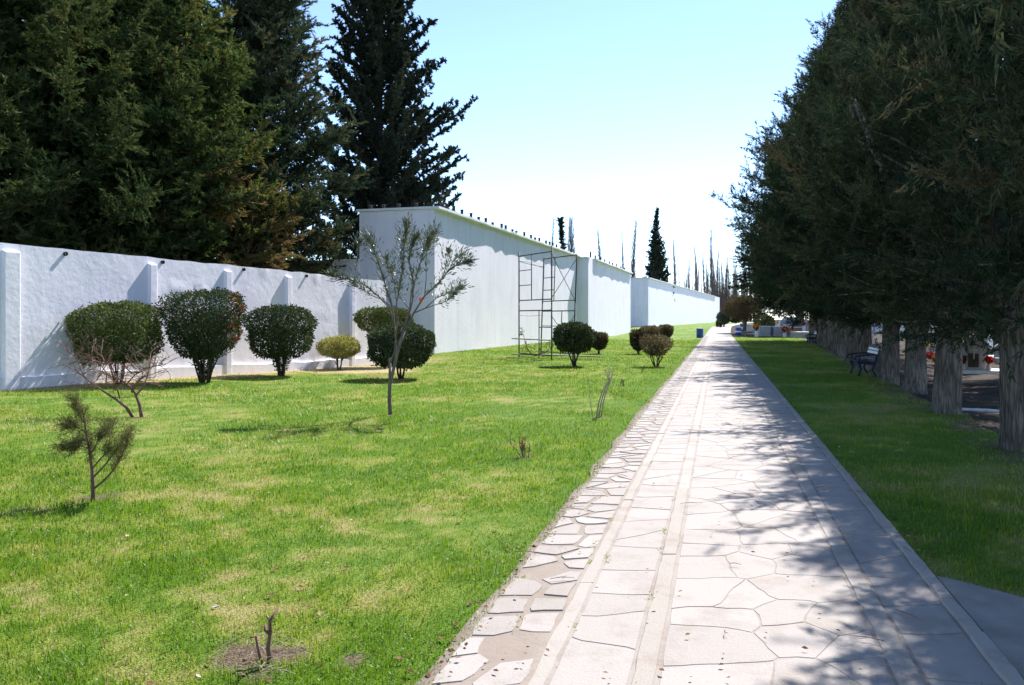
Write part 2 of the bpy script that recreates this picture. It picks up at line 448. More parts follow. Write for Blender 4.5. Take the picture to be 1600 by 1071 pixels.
def mat_lawn():
    m, nt, ns, ls = new_mat('lawn_turf')
    g = N(nt, 'ShaderNodeNewGeometry')
    a = N(nt, 'ShaderNodeAttribute', attribute_name='tone'); s = N(nt, 'ShaderNodeAttribute', attribute_name='soil')
    n1 = N(nt, 'ShaderNodeTexNoise'); n1.inputs['Scale'].default_value = 45; n1.inputs['Detail'].default_value = 6
    ls.new(g.outputs['Position'], n1.inputs['Vector'])
    ad = N(nt, 'ShaderNodeMath', operation='MULTIPLY_ADD'); ls.new(n1.outputs['Fac'], ad.inputs[0]); ad.inputs[1].default_value = .7
    sb = N(nt, 'ShaderNodeMath', operation='SUBTRACT'); ls.new(a.outputs['Fac'], sb.inputs[0]); sb.inputs[1].default_value = .33
    ls.new(sb.outputs[0], ad.inputs[2])
    r = ramp(nt, [(0, (.085, .165, .02)), (.35, (.155, .22, .036)), (.7, (.25, .24, .085)), (1, (.40, .32, .17))])
    ls.new(ad.outputs[0], r.inputs['Fac'])
    rs = ramp(nt, [(.3, (.06, .042, .028)), (.7, (.19, .14, .10))]); ls.new(n1.outputs['Fac'], rs.inputs['Fac'])
    mx = N(nt, 'ShaderNodeMix', data_type='RGBA'); ls.new(s.outputs['Fac'], mx.inputs[0])
    ls.new(r.outputs['Color'], mx.inputs[6]); ls.new(rs.outputs['Color'], mx.inputs[7])
    n2 = N(nt, 'ShaderNodeTexNoise'); n2.inputs['Scale'].default_value = 80; n2.inputs['Detail'].default_value = 4
    ls.new(g.outputs['Position'], n2.inputs['Vector'])
    b = N(nt, 'ShaderNodeBump'); b.inputs['Distance'].default_value = .03; b.inputs['Strength'].default_value = 1
    ls.new(n2.outputs['Fac'], b.inputs['Height'])
    p = N(nt, 'ShaderNodeBsdfPrincipled'); p.inputs['Roughness'].default_value = .9; p.inputs['Specular IOR Level'].default_value = .1
    ls.new(mx.outputs[2], p.inputs['Base Color']); ls.new(b.outputs[0], p.inputs['Normal'])
    out = N(nt, 'ShaderNodeOutputMaterial'); ls.new(p.outputs[0], out.inputs['Surface'])
    return m
ML = mat_lawn()
soft = lambda X, Y: (fbm(X, Y, 1.7, 61, 3) - .5) * .05 - .01
dsl = np.concatenate([np.arange(-6, 0, 1.0), np.geomspace(1, 30, 200) - 1 + 0.0, np.linspace(29.3, 36.4, 30), np.linspace(36.6, 64.5, 50), np.linspace(64.8, 107.8, 30), np.linspace(108, 232, 40)])
dsl = np.unique(np.round(dsl, 3))
grid_sheet('lawn', dsl, left_limit, lambda d: PX(d, -1.25), 170, 0.0, ML,
           extra={'tone': lawn_dry, 'soil': soil_spots}, bow=lambda X, Y: soft(X, Y) * np.clip((PX(Y, -1.3) - X) * 2, 0, 1))
def r_left(d):
    return np.where(d < 4.81, 2.6 + (4.81 - d) * .82, PX(d, 1.30))
def r_right(d):
    return np.maximum(ROWX(d) + .25 + (vnoise(d, d * 0, 1.7, 3) - .5) * .5, r_left(d) + .3)
def r_tone(X, Y): return np.clip((fbm(X, Y, 1.6, 71, 4) - .46) * 1.6 + .15 + (fbm(X, Y, .3, 73, 2) - .5) * .8, 0, .6)
def r_soil(X, Y):
    return np.clip(1.0 - (r_right(Y[:, :1].ravel())[:, None] - X) / .8 + (fbm(X, Y, .5, 77) - .5) * 1.6, 0, 1) if X.ndim == 2 else np.clip(1.0 - (r_right(Y) - X) / .8 + (fbm(X, Y, .5, 77) - .5) * 1.6, 0, 1)
dsr = np.concatenate([np.linspace(3.3, 4.8, 12), np.geomspace(4.85, 73, 120)])
grid_sheet('lawn', dsr, r_left, r_right, 60, 0.0, ML, extra={'tone': r_tone, 'soil': r_soil},
           bow=lambda X, Y: soft(X, Y) * np.clip((X - PX(Y, 1.4)) * 2, 0, 1))

# ------------------------------------------------------------------ the paved path
def mat_paving(name, cols, dirt, dirt_lo, dirt_hi, bscale=55):
    m, nt, ns, ls = new_mat(name)
    g = N(nt, 'ShaderNodeNewGeometry'); a = N(nt, 'ShaderNodeAttribute', attribute_name='tone')
    r = ramp(nt, cols); ls.new(a.outputs['Fac'], r.inputs['Fac'])
    n1 = N(nt, 'ShaderNodeTexNoise'); n1.inputs['Scale'].default_value = 3.1; n1.inputs['Detail'].default_value = 9; n1.inputs['Roughness'].default_value = .68
    ls.new(g.outputs['Position'], n1.inputs['Vector'])
    rd = ramp(nt, [(dirt_lo, (0, 0, 0)), (dirt_hi, (1, 1, 1))]); ls.new(n1.outputs['Fac'], rd.inputs['Fac'])
    mx = N(nt, 'ShaderNodeMix', data_type='RGBA'); ls.new(rd.outputs['Color'], mx.inputs[0])
    ls.new(r.outputs['Color'], mx.inputs[6]); mx.inputs[7].default_value = (*dirt, 1)
    n3 = N(nt, 'ShaderNodeTexNoise'); n3.inputs['Scale'].default_value = 170; n3.inputs['Detail'].default_value = 3
    ls.new(g.outputs['Position'], n3.inputs['Vector'])
    r3 = ramp(nt, [(.28, (.62, .58, .55)), (.42, (1, 1, 1))]); ls.new(n3.outputs['Fac'], r3.inputs['Fac'])
    m2 = N(nt, 'ShaderNodeMix', data_type='RGBA', blend_type='MULTIPLY'); m2.inputs[0].default_value = .8
    ls.new(mx.outputs[2], m2.inputs[6]); ls.new(r3.outputs['Color'], m2.inputs[7])
    n2 = N(nt, 'ShaderNodeTexNoise'); n2.inputs['Scale'].default_value = bscale; n2.inputs['Detail'].default_value = 9; n2.inputs['Roughness'].default_value = .6
    ls.new(g.outputs['Position'], n2.inputs['Vector'])
    n4 = N(nt, 'ShaderNodeTexNoise'); n4.inputs['Scale'].default_value = 7; n4.inputs['Detail'].default_value = 4
    ls.new(g.outputs['Position'], n4.inputs['Vector'])
    b1 = N(nt, 'ShaderNodeBump'); b1.inputs['Distance'].default_value = .012; b1.inputs['Strength'].default_value = .22
    ls.new(n4.outputs['Fac'], b1.inputs['Height'])
    b = N(nt, 'ShaderNodeBump'); b.inputs['Distance'].default_value = .006; b.inputs['Strength'].default_value = .6
    ls.new(n2.outputs['Fac'], b.inputs['Height']); ls.new(b1.outputs[0], b.inputs['Normal'])
    p = N(nt, 'ShaderNodeBsdfPrincipled'); p.inputs['Roughness'].default_value = .8; p.inputs['Specular IOR Level'].default_value = .25
    ls.new(m2.outputs[2], p.inputs['Base Color']); ls.new(b.outputs[0], p.inputs['Normal'])
    out = N(nt, 'ShaderNodeOutputMaterial'); ls.new(p.outputs[0], out.inputs['Surface'])
    return m
M['stone'] = mat_paving('pale_flagstone', [(0, (.265, .238, .213)), (.5, (.305, .276, .252)), (1, (.34, .311, .288))], (.225, .19, .158), .50, .78)
M['joint'] = mat_paving('dusty_joint', [(0, (.10, .075, .055)), (.16, (.215, .175, .14)), (.4, (.255, .215, .178)), (.8, (.27, .235, .205))], (.185, .15, .122), .46, .68, 30)

dsp = np.concatenate([np.arange(-8, 0, .5), np.geomspace(1, 76, 120) - 1, np.linspace(76, 200, 60)])
pth = grid_sheet('path', np.unique(dsp), lambda d: PX(d, -1.33 + (vnoise(d, d * 0, .6, 9) - .5) * .10 * (d < 74)), lambda d: PX(d, 1.345), 40, 0.014, M['joint'],
                 extra={'tone': lambda X, Y: (.1 + .3 * fbm(X, Y, .3, 14)) * sstep(-1.36, -1.17, X - PX(Y, 0) + .16 * (fbm(X, Y, .2, 15) - .5)) + .6 * sstep(-.86, -.78, X - PX(Y, 0))})

def clip_poly(poly, p, n):
    out = []
    for i in range(len(poly)):
        a = poly[i]; b = poly[(i + 1) % len(poly)]
        da = (a[0] - p[0]) * n[0] + (a[1] - p[1]) * n[1]; db = (b[0] - p[0]) * n[0] + (b[1] - p[1]) * n[1]
        if da <= 0: out.append(a)
        if (da < 0 < db) or (db < 0 < da):
            t = da / (da - db); out.append((a[0] + (b[0] - a[0]) * t, a[1] + (b[1] - a[1]) * t))
    return out

def paving(lanes, seed=5):
    rng = random.Random(seed)
    V = []; Fc = []; T = []; LN = []
    for (u0, u1, sz, gap, y1, jit, drop, elong) in lanes:
        ny = int((y1 + 7) / (sz * elong)); nu = max(1, int(round((u1 - u0) / sz)))
        S = {}
        for j in range(ny):
            for i in range(nu):
                S[(i, j)] = (u0 + (i + .5 + rng.uniform(-jit, jit)) * (u1 - u0) / nu, -7 + (j + .5 + rng.uniform(-jit, jit)) * sz * elong)
        for (i, j), p in S.items():
            poly = [(u0, p[1] - 1.5), (u1, p[1] - 1.5), (u1, p[1] + 1.5), (u0, p[1] + 1.5)]
            for di in range(-2, 3):
                for dj in range(-3, 4):
                    q = S.get((i + di, j + dj))
                    if q is None or q is p or (di == 0 and dj == 0): continue
                    n = (q[0] - p[0], q[1] - p[1]); L = math.hypot(*n)
                    if L < 1e-6: continue
                    n = (n[0] / L, n[1] / L)
                    poly = clip_poly(poly, ((p[0] + q[0]) / 2 - n[0] * gap * .5 * rng.uniform(.5, 1.7), (p[1] + q[1]) / 2 - n[1] * gap * .5 * rng.uniform(.5, 1.7)), n)
                    if len(poly) < 3: break
                if len(poly) < 3: break
            if len(poly) < 3 or rng.random() < drop: continue
            # knapped outline: subdivide and jitter
            far = p[1] > 32
            pts = []
            for k in range(len(poly)):
                a = poly[k]; b = poly[(k + 1) % len(poly)]
                L = math.hypot(b[0] - a[0], b[1] - a[1])
                if L < .012: continue
                m_ = 1 if far else max(1, int(L / .07))
                for q in range(m_):
                    t = q / m_
                    x = a[0] + (b[0] - a[0]) * t; y = a[1] + (b[1] - a[1]) * t
                    js = 0 if far else (.008 if gap > .02 else .0022)
                    if q == 0 and not far:      # knock the corner off
                        cxp, cyp = p; kx = .05 if gap > .02 else .012
                        x += (cxp - x) * kx * rng.uniform(.2, 1); y += (cyp - y) * kx * rng.uniform(.2, 1)
                    pts.append((x + rng.uniform(-js, js), y + rng.uniform(-js, js)))
            if len(pts) < 3: continue
            cx_ = sum(q[0] for q in pts) / len(pts); cy_ = sum(q[1] for q in pts) / len(pts)
            hgt = rng.uniform(.004, .008) if gap > .02 else rng.uniform(.002, .0035); q_ = .005 if gap > .02 else .002; tx_ = rng.uniform(-q_, q_); ty_ = rng.uniform(-q_, q_)
            base = len(V); n = len(pts); tone = rng.uniform(0, .9) if gap > .02 else rng.uniform(.35, .7)
            for (x, y) in pts: V.append((x, y, .012))
            for (x, y) in pts:
                d_ = math.hypot(x - cx_, y - cy_) or 1; k_ = max(0, 1 - .004 / d_)
                xx = cx_ + (x - cx_) * k_; yy = cy_ + (y - cy_) * k_
                V.append((xx, yy, .014 + hgt + (xx - cx_) * tx_ + (yy - cy_) * ty_))
            T += [tone] * (2 * n); LN.append(np.tile([u0, u1], (2 * n, 1)))
            Fc.append(list(range(base + n, base + 2 * n)))
            for k in range(n):
                k2 = (k + 1) % n
                Fc.append([base + k, base + k2, base + n + k2, base + n + k])
    V = np.array(V, float)
    un = V[:, 0].copy(); U0 = np.concatenate(LN)
    wob = (fbm(un, V[:, 1], .22, 81, 2) - .5) * .075 * np.clip(np.minimum(un - U0[:, 0], U0[:, 1] - un) / .05, 0, 1)
    V[:, 1] += (fbm(un + 9, V[:, 1], .22, 83, 2) - .5) * .085; V[:, 0] += wob
    X = PX(V[:, 1], V[:, 0]); Z = gz(X, V[:, 1]) + V[:, 2]
    return np.stack([X, V[:, 1], Z], -1), Fc, {'tone': T}
v, f, a = paving([(-1.25, -.850, .265, .036, 74, .47, .06, 1.0),
                  (-.734, -.396, .33, .007, 74, .46, .0, 1.25),
                  (-.258, .770, .37, .004, 74, .47, .0, 1.1),
                  (.920, 1.240, .34, .007, 74, .45, .0, 1.5)])
link('paving_stones', raw_mesh('paving_stones', v, f, a), M['stone'], pth)
# concrete strips let into the paving
def strip(u0, u1, h, seed, y0=-7, y1=74):
    rng = random.Random(seed)
    V = []; Fc = []; T = []
    y = y0
    while y < y1:
        L = rng.uniform(1.2, 2.6); e = min(y + L, y1)
        n = max(2, int((e - y) / .14) + 1) if y < 30 else 2
        b = len(V); tn = rng.uniform(0.1, 1); dz = rng.uniform(-.003, .003)
        for i in range(n):
            yy = y + .004 + (e - y - .008) * i / (n - 1)
            w = .006 if y < 30 else 0
            j0 = rng.uniform(-w, w); j1 = rng.uniform(-w, w)
            for (u, z) in ((u0 + j0, .008), (u0 + .008 + j0, .014 + h + dz), (u1 - .008 + j1, .014 + h + dz), (u1 + j1, .008)):
                V.append((u, yy, z)); T.append(tn)
        for i in range(n - 1):
            for k in range(3):
                Fc.append([b + i * 4 + k, b + i * 4 + k + 1, b + i * 4 + 5 + k, b + i * 4 + 4 + k])
        Fc.append([b, b + 1, b + 2, b + 3]); q = b + (n - 1) * 4; Fc.append([q + 3, q + 2, q + 1, q])
        y = e
    V = np.array(V, float); X = PX(V[:, 1], V[:, 0])
    me = raw_mesh('kerb_strip', np.stack([X, V[:, 1], gz(X, V[:, 1]) + V[:, 2]], -1), Fc, {'tone': T})
    link('kerb_strip', me, M['strip'], pth)
M['strip'] = mat_paving('strip_concrete', [(0, (.27, .24, .205)), (.5, (.30, .268, .236)), (1, (.345, .313, .28))], (.22, .18, .145), .50, .74, 60)
strip(-.835, -.748, .006, 1); strip(-.382, -.272, .006, 2); strip(.785, .905, .006, 3); strip(1.252, 1.338, .016, 4)
# far stretch of the path, plain pale concrete
far = grid_sheet('path', np.linspace(74.2, 199, 60), lambda d: PX(d, -1.22), lambda d: PX(d, 1.3), 6, 0.024, M['stone'], extra={'tone': lambda X, Y: fbm(X, Y, 3, 19)})
# paved turning on the right, beside the camera
pv = [(PX(-7, 1.345), -7.), (9., -7.), (9., 1.4), (5.2, 2.6), (3.75, 3.72), (2.91, 4.43), (2.66, 4.78), (PX(4.80, 1.345), 4.80)]
pm = MB(); n = len(pv)
pm.add([(x, y, .021) for x, y in pv] + [(x, y, -.06) for x, y in pv], [tuple(range(n))] + [(i, n + i, n + (i + 1) % n, (i + 1) % n) for i in range(n)])
o = pm.build('pavement', M['pavement']); o['kind'] = 'structure'

# ================================================================== walls
def frame_rz(D): return math.atan2(D.y, D.x)

def low_wall():
    s0, s1 = -9.5, LW_END
    rz = frame_rz(WD); th = .28
    root = thing('boundary_wall', 'long low white plastered wall with buttresses behind the clipped bushes', 'wall', (W0.x, W0.y, 0), rz)
    P = lambda s: W0 + WD * s
    topz = lambda s: 3.17 + (3.03 - 3.17) * s / (wall_s(W0, WD, 594))
    step = .07; ns = int((s1 - s0) / step); nz = 48
    S = np.linspace(s0, s1, ns + 1); V = []; Fc = []
    tz = np.linspace(0, 1, nz + 1)
    SS = np.repeat(S[:, None], nz + 1, 1)
    ZT = (3.17 - .14 * SS / (wall_s(W0, WD, 594))) + (vnoise(SS, SS * 0, .45, 3) - .5) * .035
    ZZ = -.25 + (ZT + .25) * tz[None]
    D = np.maximum(fbm(SS, ZZ, .6, 31, 3, .5) - .56, 0) * .05 + (fbm(SS, ZZ, 1.9, 37, 3) - .5) * .035
    YY = -D
    front = np.stack([SS, YY, ZZ], -1).reshape(-1, 3)
    i = np.arange(ns)[:, None] * (nz + 1) + np.arange(nz)[None]
    Fq = np.stack([i, i + nz + 1, i + nz + 2, i + 1], -1).reshape(-1, 4).tolist()
    V = front.tolist(); b = len(V)
    # top, back and ends
    for k in range(ns + 1): V.append((S[k], th, ZT[k, 0]))
    for k in range(ns + 1): V.append((S[k], th, -.25))
    for k in range(ns):
        t0 = k * (nz + 1) + nz; t1 = (k + 1) * (nz + 1) + nz
        Fq.append([t0, t1, b + k + 1, b + k]); Fq.append([b + k, b + k + 1, b + ns + 1 + k + 1, b + ns + 1 + k])
    Fq.append([k_ for k_ in range(nz + 1)] + [b, b + ns + 1])
    Fq.append([ns * (nz + 1) + k_ for k_ in range(nz, -1, -1)] + [b + 2 * ns + 1, b + ns])
    me = raw_mesh('wall_body', np.array(V), Fq, None, True)
    try: me.set_sharp_from_angle(angle=math.radians(50))
    except Exception: pass
    link('wall_body', me, M['lumpy'], root)
    # buttresses
    for px, w in ((-330, .30), (-130, .30), (15, .34), (236, .22), (354, .22), (449, .22), (549, .22)):
        s = wall_s(W0, WD, px)
        mb = MB(); t = topz(s) - .16; pr = .10
        z0 = -.2
        mb.add([(s - w / 2, -pr, z0), (s + w / 2, -pr, z0), (s + w / 2, .05, z0), (s - w / 2, .05, z0),
                (s - w / 2, -pr, t - .02), (s + w / 2, -pr, t - .02), (s + w / 2, .05, t + .04), (s - w / 2, .05, t + .04)],
               [(3, 2, 1, 0), (4, 5, 6, 7), (0, 1, 5, 4), (1, 2, 6, 5), (2, 3, 7, 6), (3, 0, 4, 7)])
        o = mb.build('buttress', M['lumpy'], root)
        bv = o.modifiers.new('bevel', 'BEVEL'); bv.width = .02; bv.segments = 2
    # plinth
    mb = MB()
    for k in range(40):
        a_ = s0 + (s1 - s0) * k / 40; c_ = s0 + (s1 - s0) * (k + 1) / 40
        g0 = float(gz(*(P(a_)))); g1 = float(gz(*(P(c_))))
        t0 = g0 + .24 + .02 * math.sin(k * 1.7); t1 = g1 + .24 + .02 * math.sin((k + 1) * 1.7)
        mb.add([(a_, -.075, -.22), (c_, -.075, -.22), (c_, -.075, t1), (a_, -.075, t0), (c_, .02, t1 + .015), (a_, .02, t0 + .015)],
               [(0, 1, 2, 3), (3, 2, 4, 5)])
    mb.build('plinth', M['lumpy'], root)
    for px, py in ((101, 397), (253, 410), (380, 421.5), (478, 431.5)):
        s = wall_s(W0, WD, px); d = P(s).y; z = EYE + (HY - py) / F * d
        mb = MB()
        prof = [(.022, 0), (.045, 0), (.045, -.075), (.034, -.075), (.034, -.02)]
        vs = []; fs = []; n = 14
        for r, y in prof:
            for k in range(n): vs.append((s + r * math.cos(2 * PI * k / n), y + .02, z + r * math.sin(2 * PI * k / n)))
        for q in range(len(prof) - 1):
            for k in range(n): fs.append((q * n + k, q * n + (k + 1) % n, q * n + n + (k + 1) % n, q * n + n + k))
        fs.append(tuple(range(4 * n, 5 * n)))
        mb.add(vs, fs); mb.build('drain_pipe', [M['black_pipe']], root)
low_wall()

def vault(label, P0, D, L, H, depth, zb, ov, stubs, seed, group='white burial vault blocks along the path', over=(0, 1)):
    rz = frame_rz(D)
    root = thing('burial_vault_block', label, 'building', (P0.x, P0.y, 0), rz, group)
    rng = random.Random(seed)
    zb0, zb1 = zb
    mb = MB(); rt = .11
    nseg = max(2, int(L / 1.2))
    # front wall with a faint waviness, ends, back
    vs = []; fs = []
    nz = 6
    for i in range(nseg + 1):
        s = L * i / nseg; b0 = zb0 + (zb1 - zb0) * i / nseg
        for k in range(nz + 1):
            w = rng.uniform(-.003, .003) if 0 < i < nseg else 0
            vs.append((s, w, b0 - .4 + (H - rt + .4) * k / nz))
    for i in range(nseg):
        for k in range(nz):
            a = i * (nz + 1) + k; fs.append((a, a + nz + 1, a + nz + 2, a + 1))
    b = len(vs)
    vs += [(0, depth, zb0 - .4), (0, depth, zb0 + H - rt), (L, depth, zb1 - .4), (L, depth, zb1 + H - rt)]
    e = nseg * (nz + 1)
    fs += [tuple([b, b + 1] + list(range(nz, -1, -1))), tuple(list(range(e, e + nz + 1)) + [b + 3, b + 2]), (b, b + 2, b + 3, b + 1)]
    mb.add(vs, fs)
    mb.build('wall', M['plaster'], root, smooth=False)
    # roof slab with an uneven front edge
    r = MB(); vs = []; fs = []
    n = max(3, int(L / .9))
    for i in range(n + 1):
        t = i / n; s = L * t; b0 = zb0 + (zb1 - zb0) * t + H
        o_ = (ov + rng.uniform(-.035, .035)) if over[0] <= t <= over[1] else .0
        dz = rng.uniform(-.012, .012)
        s_ = s + (-.12 if i == 0 else (.05 if i == n else 0))
        vs += [(s_, -o_, b0 - rt + dz), (s_, -o_, b0 + dz), (s_, depth + .12, b0 + .02), (s_, depth + .12, b0 - rt + .02)]
    for i in range(n):
        for k in range(4):
            a = i * 4 + k; c = i * 4 + (k + 1) % 4
            fs.append((a, c, c + 4, a + 4))
    fs += [(3, 2, 1, 0), tuple(range(n * 4, n * 4 + 4))]
    r.add(vs, fs)
    r.build('roof', M['roof'], root)
    for (t, y, h) in stubs:
        s = L * t; z = zb0 + (zb1 - zb0) * t + H
        q = MB(); rad = .075
        q.lathe([(rad, -.02), (rad, h - .03), (rad * 1.25, h - .03), (rad * 1.25, h), (rad * .9, h + .012)], 10, (s, y, z))
        q.build('roof_stub', M['black_pipe'], root)
    return root
rs = random.Random(8)
st1 = []
for px in (690, 697, 708, 723, 736, 748, 759, 771, 783, 791, 801, 808, 820, 829, 836, 842, 853, 859, 864, 870, 877):
    s = wall_s(B1 + Vector((.952, -.305)) * .12, B1D, px); st1.append((s / B1L, -.12 + rs.uniform(-.04, .06), rs.choice((.26, .28, .30, .20))))
for y in (1.0, 1.9, 2.7, 3.4): st1.append((.004, y, .2))
vault('tallest nearest white vault block, scaffold standing before its long wall', B1, B1D, B1L, 6.9, 3.95, (0, 0), .28, st1, 1)
st2 = [(wall_s(B2 + Vector((.957, -.29)) * .1, B2D, px) / B2L, -.1, h + .1) for px, h in ((916, .34), (930, .2), (938, .26), (945, .2), (952, .18), (957, .16), (963, .2), (970, .16), (976, .18))]
st2 = [(max(t, .02), y, h) for t, y, h in st2]
vault('middle white vault block, between the scaffold and the gap in the row', B2, B2D, B2L, 6.8, 4.6, (0, .05), .30, st2, 2, over=(.08, 1))
vault('farthest long white vault block, beyond the gap and behind the brown bushes', B3, B3D, B3L, 6.85, 6.0, (.55, .86), .26, [], 3)
vault('short white vault block at the far end, plain edge without eaves', B4, B3D, B4L, 7.05, 5.6, (.84, .9), .0, [], 4)
# lower wall tucked behind the first block
mb = MB()
D_ = Vector((-.952, .305))
p = B1 + D_ * 3.95 + B1D * .25
rear = thing('rear_wall', 'short shaded grey wall between dark conifers and tall white vault block', 'wall', (p.x, p.y, 0), frame_rz(D_))
mb.box((4.5, .15, 2.1), (9, .3, 4.66)); mb.build('wall_body', M['plaster'], rear)
mb = MB(); mb.box((4.5, .15, 4.47), (9.1, .4, .09), bev=.01); mb.build('coping', M['roof'], rear)
# ================================================================== foliage generators
def unit(a): return a / np.maximum(np.linalg.norm(a, axis=-1, keepdims=True), 1e-9)

def leaf_tris(rng, P, D, size, width, tone):
    """one narrow triangle per row: base at P pointing along D"""
    n = len(P)
    side = unit(np.cross(D, rng.normal(size=(n, 3))))
    w = side * (size * width * .5)[:, None]
    V = np.stack([P - w, P + w, P + D * size[:, None]], 1).reshape(-1, 3)
    return V, np.arange(3 * n).reshape(-1, 3), np.repeat(tone, 3)

def leaf_quads(rng, P, D, size, width, tone, nrm=None):
    """diamond leaves, folded a little"""
    n = len(P)
    side = unit(np.cross(D, rng.normal(size=(n, 3)) if nrm is None else nrm))
    up = np.cross(side, D)
    s = size[:, None]; w = side * (s * width * .5)
    mid = P + D * s * .5
    V = np.stack([P, mid + w + up * s * .06, P + D * s, mid - w + up * s * .06], 1).reshape(-1, 3)
    return V, np.arange(4 * n).reshape(-1, 4), np.repeat(tone, 4)

def twig_leaves(rng, P0, D, L, n_per, size, width, spread, tone, flat=0.0, tjit=.12):
    n = len(P0)
    k = np.maximum(1, rng.poisson(n_per * L / L.mean())).astype(int)
    i = np.repeat(np.arange(n), k)
    t = rng.random(len(i))
    P = P0[i] + D[i] * (L[i] * t)[:, None]
    R = rng.normal(size=(len(i), 3)); R[:, 2] *= (1 - flat)
    d = unit(D[i] * 1.0 + R * spread)
    P = P + rng.normal(size=P.shape) * (.012 + .035 * L[i] * (1 - t))[:, None]
    sz = size * rng.uniform(.6, 1.3, len(i))
    tn = np.clip(tone[i] + rng.normal(size=len(i)) * tjit, 0, 1)
    return leaf_tris(rng, P, d, sz, width, tn)

def conifer(seed, H, z0, R, nb, el, twig_m, n_leaf, leaf, width, spread, trunk_r, upturn=.15, twig_len=(.25, .9), forks=0, flat=.3,
            lean=(0, 0), tone_f=None, bare=.22, rj=(.68, 1.12), hpow=1.0, fork_z=1.2, cluster=0):
    rng = np.random.default_rng(seed); rnd = random.Random(seed)
    wood = MB()
    ax = lambda z: np.array([lean[0] * z / H + .12 * math.sin(z * .6 + seed), lean[1] * z / H + .12 * math.cos(z * .5 + seed * 2), z])
    # trunk
    pts = [Vector(ax(z)) for z in np.linspace(-.3, H * .97, 16)]
    ph = [rnd.uniform(0, 6.28) for _ in range(4)]
    def rad(z): return max(.02, trunk_r * (1 - max(z, 0) / H) ** .8 * (1 + .32 * math.exp(-max(z + .3, 0) / .28)))
    zs = np.concatenate([np.array([-.3, 0, .12, .3, .55, .85, 1.2, 1.6, 2.1]), np.linspace(2.8, H * .97, 9)])
    pts = [Vector(ax(z)) - Vector(ax(0)) * 0 for z in zs]
    def jag(i, k):
        a = 2 * PI * k / 28
        z = zs[i]; g = 1.0 if z < 2.5 else .3
        return 1 + g * (.07 * math.sin(5 * a + ph[0] + z * .5) + .05 * math.sin(9 * a + ph[1] - z * .8) + .03 * math.sin(14 * a + ph[2])) + rnd.uniform(-.02, .02)
    wood.tube(pts, [rad(z) for z in zs], 28, jag=jag)
    for k in range(forks):
        a = 2 * PI * (k + rnd.uniform(-.3, .3)) / forks + seed; L = rnd.uniform(2.2, 4.2)
        zf = fork_z + rnd.uniform(-.2, .5)
        b = Vector(ax(zf)); dr = Vector((math.cos(a), math.sin(a), 0))
        q = [b + dr * .05, b + dr * (.32 * L * .5) + Vector((0, 0, .35 * L)), b + dr * (.40 * L) + Vector((0, 0, .75 * L)), b + dr * (.62 * L) + Vector((0, 0, 1.2 * L))]
        r0 = trunk_r * rnd.uniform(.38, .55)
        wood.tube(q, [r0, r0 * .8, r0 * .55, r0 * .25], 10)
    # branches
    TP = []; TD = []; TL = []; TT = []
    ga = rnd.uniform(0, 6.28)
    for b in range(nb):
        u = ((b + rnd.random()) / nb) ** hpow
        h = z0 + (H - z0) * u
        a = ga + b * 2.39996 + rnd.uniform(-.4, .4)
        L = R(h) * rnd.uniform(*rj)
        if L < .15: L = .15
        e = math.radians(el(u) + rnd.uniform(-12, 12))
        dh = np.array([math.cos(a), math.sin(a), 0.])
        s = np.linspace(0, 1, 7)
        cu = upturn * rnd.uniform(.3, 1.6)
        base = ax(h)
        line = base + dh * (s * L * math.cos(e))[:, None] + np.array([0, 0, 1.]) * (s * L * math.sin(e) + cu * L * s ** 2.2)[:, None]
        line += np.cumsum(rng.normal(size=line.shape) * .035 * L / 3, 0)
        r0 = min(.09, .012 + .012 * L)
        wood.tube([Vector(p) for p in line[:6]], list(np.linspace(r0, .006, 6)), 4 if L > .6 else 3, caps=False)
        nt = max(3, int(L * twig_m))
        st = bare + (1 - bare) * rng.random(nt) ** .8
        idx = np.minimum((st * 6).astype(int), 5); fr = st * 6 - idx
        P = line[idx] * (1 - fr)[:, None] + line[idx + 1] * fr[:, None]
        T = unit(line[idx + 1] - line[idx])
        lat = rng.normal(size=(nt, 3)); lat[:, 2] = lat[:, 2] * .55 + .15
        D = unit(T * .75 + unit(lat) * .9)
        tl = rng.uniform(*twig_len, nt) * (1.15 - .55 * st) * min(1, .45 + L / 3)
        tn = rnd.gauss(.45, .16)
        if tone_f: tn = tone_f(rnd, h, a, tn)
        if cluster:
            # tufts at twig ends: short upright plumes
            pass
        TP.append(P); TD.append(D); TL.append(tl); TT.append(np.full(nt, tn) + rng.normal(size=nt) * .08)
    # leader
    nt = 40; zt = H - rng.random(nt) ** 1.5 * min(2.2, H * .15)
    TP.append(np.stack([ax(z) for z in zt])); TD.append(unit(np.stack([rng.normal(size=nt) * .5, rng.normal(size=nt) * .5, np.full(nt, .8)], 1))); TL.append(rng.uniform(.15, .5, nt)); TT.append(np.full(nt, .5))
    P = np.concatenate(TP); D = np.concatenate(TD); L = np.concatenate(TL); T = np.concatenate(TT)
    V, Fc, tn = twig_leaves(rng, P, D, L, n_leaf, leaf, width, spread, T, flat)
    return wood, raw_mesh('crown', V, Fc, {'tone': tn})

def make_tree(name, label, cat, loc, gen, wood_mat, leaf_mat_, group=None, rz=0.0, scale=(1, 1, 1)):
    wood, crown = gen
    root = thing(name, label, cat, loc, rz, group); root.scale = scale
    wood.build('trunk', wood_mat, root, smooth=True)
    link('crown', crown, leaf_mat_, root)
    return root

